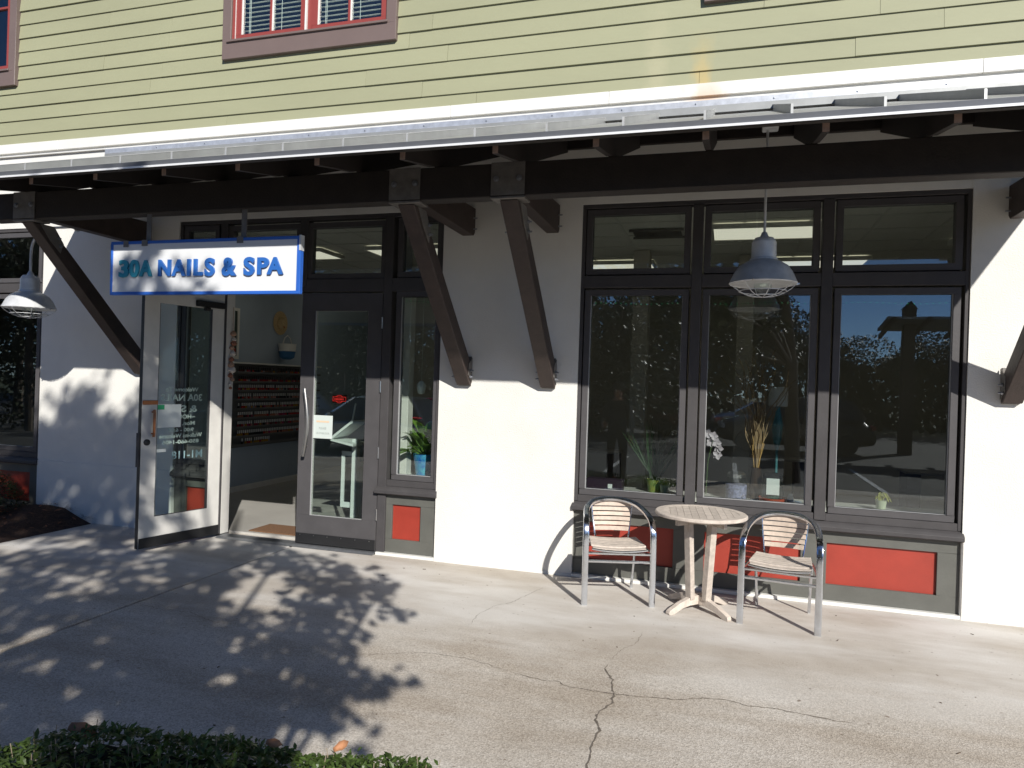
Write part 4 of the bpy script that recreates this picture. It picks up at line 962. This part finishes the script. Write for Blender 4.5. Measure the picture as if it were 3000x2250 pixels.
# ------------------------------------------------------------------ round teak table
tb = tag(empty('bistro_table', (-.158, -.522, 0), rad(6)), 'round weathered teak table between the two chairs', 'table')
R_, zt_ = .347, .75
mb = MB(); n = 48; v = []; f = []
prof = [(R_-.008, zt_), (R_, zt_-.007), (R_, zt_-.022), (R_-.006, zt_-.028), (R_-.062, zt_-.028), (R_-.062, zt_)]
for i in range(n):
    a = 2*math.pi*i/n; v += [(r*math.cos(a), r*math.sin(a), z) for (r, z) in prof]
k = len(prof)
for i in range(n):
    for j in range(k): f.append((i*k+j, i*k+(j+1) % k, ((i+1) % n)*k+(j+1) % k, ((i+1) % n)*k+j))
mb.add(v, f).build('rim', M_TEAK, tb, smooth=True)
ri = R_-.063; ns = 11; sw = 2*ri/ns
for i in range(ns):
    x0, x1 = -ri+i*sw+.0011, -ri+(i+1)*sw-.0011
    def ys(x): return math.sqrt(max(0, ri*ri-x*x))
    xs_ = [x0+(x1-x0)*q/4 for q in range(5)]
    poly = [(x, ys(x)) for x in xs_]+[(x, -ys(x)) for x in xs_[::-1]]
    o = MB().prism(poly, XY, zt_-.022, zt_-.002).build('slat', M_TEAK, tb); 
for k in range(4):
    a = rad(45+90*k)+rad(-3); c, s = math.cos(a), math.sin(a); sd = Vector((-s, c, 0))
    # curved foot
    prof = [(.012, .045), (.012, .115), (.09, .108), (.20, .078), (.285, .042), (.310, .030), (.316, .012), (.312, .0), (.265, .0), (.18, .032), (.10, .045)]
    MB().prism(prof, lambda p, q: tuple(Vector((c*p[0], s*p[0], p[1]))+sd*q), -.021, .021).build('foot', M_TEAK, tb, bevel=.003)
    b0, b1 = Vector((c*.085, s*.085, .090)), Vector((c*.128, s*.128, zt_-.029)); rdir = Vector((c, s, 0))
    vv = []
    for p in (b0, b1): vv += [p+rdir*.022+sd*.030, p+rdir*.022-sd*.030, p-rdir*.022-sd*.030, p-rdir*.022+sd*.030]
    MB().add(vv, [(0, 1, 2, 3), (7, 6, 5, 4), (0, 4, 5, 1), (1, 5, 6, 2), (2, 6, 7, 3), (3, 7, 4, 0)]).build('post', M_TEAK, tb, bevel=.003)
for k in range(2):
    a = rad(45+90*k)+rad(-3); c, s = math.cos(a), math.sin(a)
    MB().obox((0, 0, zt_-.058+k*.0), (c*.25, s*.25, 0), (-s*.015, c*.015, 0), (0, 0, .028-.002*k)).build('cross_rail', M_TEAK, tb)
mb = MB()
for k in range(4):
    a = rad(90*k)-rad(3); c, s = math.cos(a), math.sin(a); mb.obox((c*.098, s*.098, zt_-.052), (c*.012, s*.012, 0), (-s*.085, c*.085, 0), (0, 0, .024))
mb.build('apron', M_TEAK, tb, bevel=.002)

# ------------------------------------------------------------------ hedge and planting
planter = struct(box('planting_strip', (-3.6, -.62, -6.9, -3.90, -.02, .012), M_SOIL))
hd = tag(empty('clipped_hedge', (-2.0, -4.3, 0)), 'low clipped hedge of small glossy leaves at the lower left corner', 'hedge')
rh = random.Random(17); mb = MB(); ms = MB()
OUT = [(-3.4, -4.45), (-2.62, -4.36), (-2.40, -4.19), (-2.14, -3.99), (-1.84, -3.90), (-1.66, -3.88), (-1.32, -3.83), (-1.18, -3.86), (-.95, -3.80), (-.62, -3.84)]
def front_y(x):
    for (a, b) in zip(OUT[:-1], OUT[1:]):
        if a[0] <= x <= b[0]: return a[1]+(b[1]-a[1])*(x-a[0])/(b[0]-a[0])
    return -4.4
def top_h(x): 
    b = .355+.018*math.sin(x*5.1)+.014*math.sin(x*11+1)
    if x > -1.15: b -= .05*(x+1.15)/.45
    return b
for k in range(17000):
    x = rh.uniform(-3.4, -.64); fy = front_y(x)-.02; dpt = rh.uniform(0, .9)**1.3; y = fy-dpt
    ht = top_h(x)
    if k % 3: z = ht-abs(rh.gauss(0, .03))
    else:
        z = rh.uniform(.03, ht); y = fy-rh.uniform(0, .10)
    rnd_edge = max(0, .10-(fy-y)); z = min(z, ht-rnd_edge*rnd_edge*8)
    if rh.random() < .05: z += rh.uniform(0, .035)
    L_ = rh.uniform(.014, .038); a = rh.uniform(0, 6.28); e = rh.uniform(-.2, 1.1); d = (math.cos(a)*math.cos(e), math.sin(a)*math.cos(e), math.sin(e))
    leaf_blade(mb, (x, y, z), d, (rh.uniform(-.5, .5), rh.uniform(-.5, .5), 1), L_, L_*.55, .25, seg=2)
    if k % 40 == 0: ms.tube([(x, y, max(.01, z-.09)), (x+d[0]*.02, y+d[1]*.02, z+.035)], .0014, 4)
o = mb.build('foliage', M_HEDGE, hd, fix=False); o.location = (2.0, 4.3, 0); o['kind'] = 'stuff'
o = ms.build('twigs', mat('pale_twig', (.30, .24, .17), .8), hd, fix=False); o.location = (2.0, 4.3, 0); o['kind'] = 'stuff'
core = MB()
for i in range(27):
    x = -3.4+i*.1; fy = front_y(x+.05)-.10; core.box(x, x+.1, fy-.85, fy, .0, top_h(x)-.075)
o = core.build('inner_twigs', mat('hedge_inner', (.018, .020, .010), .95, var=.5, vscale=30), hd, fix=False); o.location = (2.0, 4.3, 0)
def fallen(loc, sz, rot, label):
    mb = MB(); N = 10; v = [(0, 0, .012)]
    for i in range(N):
        a = 2*math.pi*i/N; r = sz*(1+.35*math.cos(a)+.18*math.cos(2*a)+.06*math.cos(5*a)); v.append((r*math.cos(a), r*.62*math.sin(a), .30*sz*abs(math.sin(a))))
    o = mb.add(v, [(0, i+1, (i+1) % N+1) for i in range(N)]).build('fallen_leaf', M_DRYLEAF, smooth=True, fix=False); o.location = loc; o.rotation_euler = rot
    mod = o.modifiers.new('thickness', 'SOLIDIFY'); mod.thickness = .0012
    return tag(o, label, 'leaf', 'dry leaves on the hedge')
fallen((-2.25, -4.14, .372), .045, (.9, .35, .4), 'brown fallen leaf standing on the shaded hedge top')
fallen((-1.53, -3.985, .375), .026, (.9, .1, .2), 'round orange fallen leaf on the sunlit end of the hedge')
fallen((-1.29, -3.93, .375), .026, (1.0, -.3, .9), 'curled tan fallen leaf near the right end of the hedge')
# dark shrub in the mulch bed
sh = tag(empty('shrub', (-7.86, -.30, .05)), 'dark leafy shrub in the mulch bed under the far left window', 'shrub')
mb = MB()
for k in range(2600):
    a = rh.uniform(0, 6.28); e = rh.uniform(-.1, 1.5); r = .42*rh.uniform(.55, 1)**.5; p = (r*1.0*math.cos(a)*math.cos(e), r*.85*math.sin(a)*math.cos(e), .05+r*1.05*math.sin(e))
    leaf_blade(mb, p, (math.cos(a)+rh.uniform(-.6, .6), math.sin(a)+rh.uniform(-.6, .6), rh.uniform(-.3, .9)), (0, 0, 1), rh.uniform(.03, .05), .02, .3, seg=2)
mb.build('foliage', mat('shrub_leaf', (.022, .035, .012), .45, var=.4, vscale=20), sh, fix=False)
mb = MB()
for k in range(5): mb.tube([(0, 0, -.02), (.1*math.cos(k*1.3), .1*math.sin(k*1.3), .3)], .008, 5)
mb.build('stem', M_BARK, sh)

# ------------------------------------------------------------------ trees behind the camera (shade and reflections)
LOBES = [(0, 0), (.10, .06), (.40, -.06), (.22, .20), (.58, .38), (.20, .40), (.34, .80), (.12, .58), (.0, 1.0)]
LOBES = LOBES+[(-x, y) for (x, y) in LOBES[-2:0:-1]]
def maple_leaf(mb, p, d, up, L_):
    d = Vector(d).normalized(); s = d.cross(Vector(up)).normalized(); nrm = s.cross(d); p = Vector(p)
    mb.add([p+s*x*L_*1.15+d*y*L_+nrm*(abs(x)*.25-.25*y*y)*L_ for (x, y) in LOBES], [tuple(range(len(LOBES)))])
ca, sa, te = math.cos(rad(SUN_AZ)), math.sin(rad(SUN_AZ)), math.tan(rad(SUN_EL))
def uwv(u, w_, v): return Vector((u*ca-w_*sa, u*sa+w_*ca, v-w_*te))
shade_tree = tag(empty('sycamore_tree', (1.35, -9.3, -.16)), 'broad leaved tree standing in the lot behind the viewer, seen in reflections', 'tree')
rt = random.Random(41); mb = MB(); TW = []
BL = [  # clumps: u, w, v, ru, rw, rv, leaves
    (-5.0, -6.6, .9, 1.25, 1.2, 1.0, 1050), (-4.85, -6.4, -.45, 1.05, 1.0, .75, 900), (-6.3, -6.6, .2, .9, 1.1, 1.1, 620), (-5.45, -6.9, 2.50, .90, 1.1, .80, 1350), (-6.0, -6.9, 3.2, .70, .9, .55, 620), (-6.6, -6.8, 2.0, .65, .9, .8, 620),
    (-4.1, -5.6, -.15, .42, .6, .45, 260), (-4.05, -5.9, 1.15, .40, .6, .45, 230), (-3.55, -5.0, 1.02, .32, .5, .22, 120), (-3.22, -4.7, .68, .24, .4, .20, 75), (-3.02, -4.6, .40, .24, .4, .17, 70), (-2.82, -4.5, .20, .17, .4, .13, 36), (-3.25, -4.7, .18, .22, .4, .14, 52),
    (-3.35, -5.2, -.12, .22, .4, .14, 55), (-3.24, -5.6, -.38, .17, .5, .18, 50), (-3.5, -5.7, -.45, .28, .5, .22, 90), (-3.14, -5.9, -.66, .13, .4, .11, 22), (-3.42, -6.0, -.80, .22, .5, .18, 60), (-3.8, -6.0, -.75, .35, .6, .30, 170), (-3.9, -6.2, -1.35, .40, .7, .40, 230), (-4.78, -6.1, 3.34, .26, .5, .22, 84), (-4.42, -6.1, 3.05, .12, .4, .10, 28), (-5.2, -6.6, -1.7, 1.4, 1.0, .8, 900)]
tips = []
for (u, w_, v_, ru, rw, rv, nl) in BL:
    tips.append((uwv(u, w_, v_), max(ru, rv)))
    k = 0
    # leaves sit on sprays so light gaps stay
    nspray = max(4, nl//14)
    for q in range(nspray):
        while True:
            a, b, c = rt.uniform(-1, 1), rt.uniform(-1, 1), rt.uniform(-1, 1)
            if a*a+b*b+c*c < 1: break
        base = uwv(u+a*ru, w_+b*rw, v_+c*rv)
        dirv = Vector((rt.uniform(-1, 1), rt.uniform(-1, 1), rt.uniform(-.4, .3))).normalized()
        TW.append((base-dirv*.18, base+dirv*.22))
        for i in range(14):
            p = base+dirv*rt.uniform(-.2, .25)+Vector((rt.gauss(0, .10), rt.gauss(0, .10), rt.gauss(0, .06)))
            if p.y > -6.4 and p.z < 1.95+.8*(p.y+6.19): continue
            L_ = rt.uniform(.10, .16); an = rt.uniform(0, 6.28)
            maple_leaf(mb, p, (math.cos(an), math.sin(an), rt.uniform(-.7, .2)), (rt.uniform(-.5, .5)+.25, rt.uniform(-.5, .5)-.35, 1), L_)
root = Vector((1.35, -9.3, -.16))
o = mb.build('crown', M_LEAF, shade_tree, fix=False); o.location = -root
mb = MB(); trunk = [root+Vector((0, 0, -.1)), root+Vector((-.05, .1, 1.2)), root+Vector((-.12, .3, 2.4)), root+Vector((-.3, .6, 3.6)), root+Vector((-.6, 1.0, 5.2)), root+Vector((-.8, 1.2, 6.8))]
mb.tube(trunk, [.17, .145, .125, .10, .07, .02], 12)
for (t, r) in tips:
    j = 2 if t.z < 3.6 else 3; a = trunk[j]
    mid = (a+t)/2+Vector((0, 0, .25)); mb.tube([a, mid, t], [.05, .03, .012], 6)
for (a, b) in TW: mb.tube([a, b], .004, 4, cap=False)
o = mb.build('trunk', M_BARK, shade_tree, fix=False); o.location = -root

def crown_mesh(seed, nleaf, sz):
    r = random.Random(seed); mb = MB(); cl = [(r.gauss(0, .42), r.gauss(0, .42), r.gauss(.1, .38), r.uniform(.28, .5)) for _ in range(16)]
    for i in range(nleaf):
        c = cl[r.randrange(len(cl))]
        while True:
            v = Vector((r.uniform(-1, 1), r.uniform(-1, 1), r.uniform(-1, 1)))
            if v.length < 1: break
        v = v.normalized()*(v.length**.4); p = Vector((c[0], c[1], c[2]))+v*c[3]
        d = Vector((r.uniform(-1, 1), r.uniform(-1, 1), r.uniform(-1, .6))).normalized(); s = d.cross(Vector((r.uniform(-1, 1), r.uniform(-1, 1), 1))).normalized()*sz*.5; d = d*sz
        mb.add([p-s*.3, p+d*.5-s, p+d, p+d*.5+s], [(0, 1, 2, 3)])
    return mb.mesh('crown', mat('far_leaf', (.036, .046, .020), .6, var=.3, vscale=2), fix=False)
CM = [crown_mesh(s, 14000, .045) for s in (1, 2, 3)]
tm = MB(); tm.tube([(0, 0, -1), (.03, .02, .0), (.0, .05, .6), (.04, .0, 1.1)], [.05, .042, .035, .012], 8)
for k in range(6):
    a = k*1.05; tm.tube([(.01, .03, .15+.08*k), (.25*math.cos(a), .25*math.sin(a), .45+.08*k), (.5*math.cos(a), .5*math.sin(a), .7+.07*k)], [.02, .013, .005], 5)
TM = tm.mesh('trunk', M_BARK)
FT = [(-34, -34, 5.2, 9.5, 0), (-26, -36, 5.0, 9.8, 1), (-19, -33, 4.6, 9.2, 2), (-12.5, -36, 5.0, 10.5, 0), (-6.5, -33, 4.2, 8.6, 1), (-1.5, -35, 4.2, 8.2, 2), (2.8, -37, 3.6, 7.0, 0), (6.8, -39, 3.0, 5.2, 1), (11, -42, 3.2, 5.6, 2), (15.5, -40, 3.4, 6.4, 0), (21, -39, 4.2, 8.6, 1), (-15, -19.5, 3.0, 6.2, 2), (-3.8, -20.5, 3.2, 6.6, 1), (-19.5, -9.5, 3.0, 6.8, 0), (-25, -13.5, 4.2, 9.0, 2)]
wh = ['at the far left', 'second from the left', 'third from the left', 'tallest', 'left of centre', 'at the centre', 'just right of centre', 'lowest', 'second lowest', 'second from the right', 'at the far right']
for i, (x, y, r, hh_, k) in enumerate(FT):
    lab = 'dark tree in the far tree line reflected in the windows, %s' % wh[i] if i < 11 else 'smaller tree on a parking island reflected %s' % ['beside the door', 'in the large window', 'low in the far left window', 'high in the far left window'][i-11]
    t = tag(empty('lot_tree', (x, y, -.16)), lab, 'tree', 'trees across the parking lot')
    c = link('crown', CM[k], t, (0, 0, hh_*.54)); c.scale = (r, r, hh_*.47); c.rotation_euler = (0, 0, i*1.3)
    q = link('trunk', TM, t, (0, 0, hh_*.40)); q.scale = (r*.8, r*.8, hh_*.42); q.rotation_euler = (0, 0, i*.7)
# understorey along the tree line: a mass of brush
mb = MB(); ru_ = random.Random(9)
for i in range(26000):
    x = ru_.uniform(-48, 36); y = -30.5-ru_.uniform(0, 4); z = ru_.uniform(-.1, 3.6+.5*math.sin(x*.6)+.4*math.sin(x*1.7)); a = ru_.uniform(0, 6.28); s = ru_.uniform(.14, .34)
    mb.add([(x, y, z), (x+s*math.cos(a), y+s*math.sin(a), z+.1), (x+s*math.cos(a)*.6, y+s*.6*math.sin(a), z+s), (x-s*.3, y, z+s*.7)], [(0, 1, 2, 3)])
tag(mb.build('brush', mat('brush_leaf', (.03, .042, .016), .7, var=.4, vscale=1.5), fix=False), 'dark mass of brush under the far tree line seen in reflections', 'brush', kind='stuff')

# pergola like post with a small roof across the lot, reflected in the right light
pg = tag(empty('timber_shelter', (5.4, -18.5, -.16)), 'timber post shelter with small pitched roof reflected in the right window light', 'shelter')
for x in (0, 3.4): box('post', (x-.17, x+.17, -.17, .17, 0, 4.55), M_WOOD, pg)
for x in (0, 3.4): MB().prism([(-.2, 4.55), (.2, 4.55), (0, 4.8)], XZ, -.2, .2).build('post_cap', M_WOOD, pg).location = (x, 0, 0)
MB().prism([(-.8, 3.90), (.8, 4.16), (.8, 4.24), (-.8, 3.98)], YZ, -.75, 4.3).build('roof', M_ROOF, pg)
for i in range(6): MB().prism([(-1.15, 3.68), (1.1, 4.10), (1.1, 4.21), (-1.15, 3.80)], YZ, -.65+i*.95, -.55+i*.95).build('rafter', M_WOOD, pg)

# ------------------------------------------------------------------ parked cars in the lot
def car(loc, rz, paint, label, suv=False):
    t = tag(empty('parked_car', loc, rz), label, 'car', 'cars parked in the lot')
    H1 = .16 if suv else 0
    # lower body: loft of rounded sections along x (length 4.6)
    secs = [(-2.30, .42, .62, .62), (-2.22, .30, .80, .78), (-1.9, .24, .92+H1, .86), (-1.0, .22, .97+H1, .90), (0, .22, .96+H1, .90), (.9, .22, .93+H1, .90), (1.5, .23, .88+H1, .87), (2.05, .27, .76+H1*.8, .80), (2.25, .36, .62, .68), (2.32, .45, .56, .55)]
    v = []; f = []; n = 12
    for (x, z0, z1, hw) in secs:
        for j in range(n):
            a = 2*math.pi*(j+.5)/n; c, s = math.cos(a), math.sin(a)
            c = math.copysign(abs(c)**.5, c); s = math.copysign(abs(s)**.55, s); v.append((x, hw*c, (z0+z1)/2+(z1-z0)/2*s))
    k = len(secs)
    f = [(i*n+j, i*n+(j+1) % n, (i+1)*n+(j+1) % n, (i+1)*n+j) for i in range(k-1) for j in range(n)]+[tuple(range(n))[::-1], tuple(range((k-1)*n, k*n))]
    MB().add(v, f).build('body', paint, t, smooth=True)
    zr_ = 1.42+H1*1.6; xb = -1.95 if suv else -1.55
    prof = [(xb, .90+H1), (xb+.42, zr_-.05), (xb+.8, zr_), (.25, zr_), (.45, zr_-.04), (1.22, .90+H1)]
    g = MB()
    def cab(p, y): 
        hw = .80-.17*max(0, (p[1]-.9-H1))/(zr_-.9-H1); return (p[0], y*hw, p[1])
    g.prism(prof, cab, -1, 1); g.build('windows', mat('car_glass', (.01, .012, .014), .04, spec=.8), t)
    rf = [(xb+.34, zr_-.10), (xb+.78, zr_+.006), (.27, zr_+.006), (.52, zr_-.07), (.25, zr_-.02), (xb+.8, zr_-.02)]
    MB().prism([(xb+.40, zr_-.06), (xb+.8, zr_+.008), (.25, zr_+.008), (.50, zr_-.055), (.22, zr_-.035), (xb+.8, zr_-.035)], lambda p, y: (p[0], y*.645, p[1]), -1, 1).build('roof', paint, t)
    pil = MB()
    for s in (-1, 1):
        for (a, b) in (((1.20, .92+H1), (.47, zr_-.05)), ((xb+.03, .92+H1), (xb+.42, zr_-.06)), ((-.25, .92+H1), (-.22, zr_-.03))):
            pil.tube([(a[0], s*.80, a[1]), (b[0], s*.64, b[1])], .035, 6)
    pil.build('pillars', paint, t)
    for x in (-1.42, 1.42):
        for s in (-1, 1):
            wl = MB().lathe([(.20, -.11), (.31, -.11), (.33, -.08), (.33, .08), (.31, .11), (.20, .11)], 20, (x, s*.80, .33), axis='Y').build('wheel', M_BLACK, t, smooth=True)
            MB().lathe([(0, .085), (.05, .10), (.19, .09), (.205, .11), (.205, -.11), (0, -.085)], 14, (x, s*.80, .33), axis='Y').build('rim', M_STEEL, wl, smooth=True)
    for s in (-1, 1):
        MB().obox((2.14, s*.62, .66+H1*.6), (.05, -s*.03, 0), (.02, .13, 0), (0, 0, .07)).build('headlight', mat('headlight', (.7, .72, .75), .08, .3), t)
        MB().obox((-2.17, s*.62, .76+H1*.6), (.05, 0, 0), (0, .15, 0), (0, 0, .06)).build('tail_light', mat('tail_light', (.4, .01, .01), .15), t)
        MB().obox((.92, s*.98, .98+H1), (.05, 0, 0), (0, .08, 0), (0, 0, .055)).build('mirror', paint, t, bevel=.015)
    box('bumper_grille', (2.2, 2.33, -.42, .42, .40, .54), M_BLACK, t)
    return t
P_SILV = mat('car_silver', (.80, .83, .86), .14, .9, coat=.6); P_DARK = mat('car_dark_blue', (.02, .03, .06), .2, .3, coat=.8); P_RED = mat('car_maroon', (.16, .02, .02), .22, .3, coat=.7); P_BLK = mat('car_black', (.01, .01, .012), .18, .2, coat=.8)
car((-8.0, -9.6, -.16), rad(188), P_SILV, 'silver sedan parked in the lot, reflected in the door glass')
car((-12.6, -11.4, -.16), rad(172), P_DARK, 'dark blue car beside the silver sedan, reflected at the left of the door')
car((2.0, -17.5, -.16), rad(176), P_BLK, 'long black estate car reflected in the middle window light', True)
car((-3.6, -22.5, -.16), rad(5), P_RED, 'maroon car far across the lot reflected in the left window light', True)
car((1.6, -26.0, -.16), rad(180), P_SILV, 'far silver car across the lot reflected in the window')

# ------------------------------------------------------------------ bystander reflected in the left light
def person(loc, rz):
    P = [(0, 0, .95), (0, 0, 1.12), (0, .01, 1.32), (0, .01, 1.42), (0, .0, 1.50), (0, -.02, 1.60), (0, -.02, 1.70),
         (.17, .01, 1.38), (.24, .02, 1.12), (.20, -.17, 1.02), (.17, -.26, 1.06), (-.17, .01, 1.38), (-.25, .02, 1.10), (-.24, -.05, .86), (-.24, -.08, .78),
         (.09, 0, .90), (.10, -.01, .50), (.10, .02, .09), (.11, -.12, .04), (-.09, 0, .90), (-.11, .02, .50), (-.11, .05, .09), (-.12, -.09, .04)]
    E = [(0, 1), (1, 2), (2, 3), (3, 4), (4, 5), (5, 6), (3, 7), (7, 8), (8, 9), (9, 10), (3, 11), (11, 12), (12, 13), (13, 14), (0, 15), (15, 16), (16, 17), (17, 18), (0, 19), (19, 20), (20, 21), (21, 22)]
    Rr = [(.155, .11), (.14, .10), (.165, .11), (.12, .09), (.055, .055), (.085, .10), (.07, .085), (.068, .065), (.05, .05), (.04, .04), (.035, .03), (.068, .065), (.05, .05), (.04, .04), (.035, .03), (.095, .095), (.065, .065), (.045, .045), (.045, .04), (.095, .095), (.065, .065), (.045, .045), (.045, .04)]
    me = bpy.data.meshes.new('person'); me.from_pydata(P, E, []); o = bpy.data.objects.new('person', me); COL.objects.link(o)
    sk = o.modifiers.new('skin', 'SKIN'); sk.use_smooth_shade = True; ss = o.modifiers.new('sub', 'SUBSURF'); ss.levels = 2; ss.render_levels = 2
    for i, d in enumerate(me.skin_vertices[0].data): d.radius = Rr[i]; d.use_root = (i == 0)
    dg = bpy.context.evaluated_depsgraph_get(); m2 = bpy.data.meshes.new_from_object(o.evaluated_get(dg)); bpy.data.objects.remove(o)
    skin = mat('skin', (.42, .24, .17), .5); shirt = mat('dark_shirt', (.02, .022, .028), .8); pants = mat('dark_trousers', (.03, .03, .035), .85); shoe = M_BLACK
    m2.materials.clear()
    for m in (skin, shirt, pants, shoe): m2.materials.append(m)
    for p in m2.polygons:
        c = p.center; p.use_smooth = True
        p.material_index = 3 if c.z < .09 else (2 if c.z < .93 and abs(c.x) < .2 else (0 if c.z > 1.46 or c.z < .88 or (c.y < -.1) else 1))
    ob = link('person', m2, None, loc, rz)
    tag(ob, 'person in dark clothes standing beside the viewer, a faint reflection in the left window light', 'person')
    MB().lathe([(0, .125), (.06, .115), (.098, .06), (.102, .0), (.095, -.05), (.085, -.06), (.09, .0), (.085, .05), (.0, .10)], 16, (0, .0, 1.66)).build('hair', mat('dark_hair', (.025, .018, .012), .6), ob, smooth=True)
    for s in (-1, 1):
        MB().lathe([(0, -.012), (.010, -.006), (.012, 0), (.010, .006), (0, .012)], 8, (s*.034, -.112, 1.64), axis='Y').build('eye', M_PAPER, ob, smooth=True)
    MB().prism([(-.105, 1.645), (-.135, 1.605), (-.105, 1.598)], YZ, -.012, .012).build('nose', skin, ob)
    for s, w_ in ((1, Vector((.17, -.26, 1.06))), (-1, Vector((-.24, -.08, .78)))):
        for q in range(5):
            d = Vector((.0, -.06, .05)) if s > 0 else Vector((0, -.02, -.08)); off = Vector(((q-2)*.017, 0, 0)); l = [.7, .95, 1.05, 1, .8][q]
            MB().tube([w_+off*.8, w_+off+d*.5*l, w_+off*1.1+d*l+Vector((0, .012, -.01))], [.010, .009, .006], 6).build('finger', skin, ob, smooth=True)
person((-1.75, -5.75, 0), rad(178))
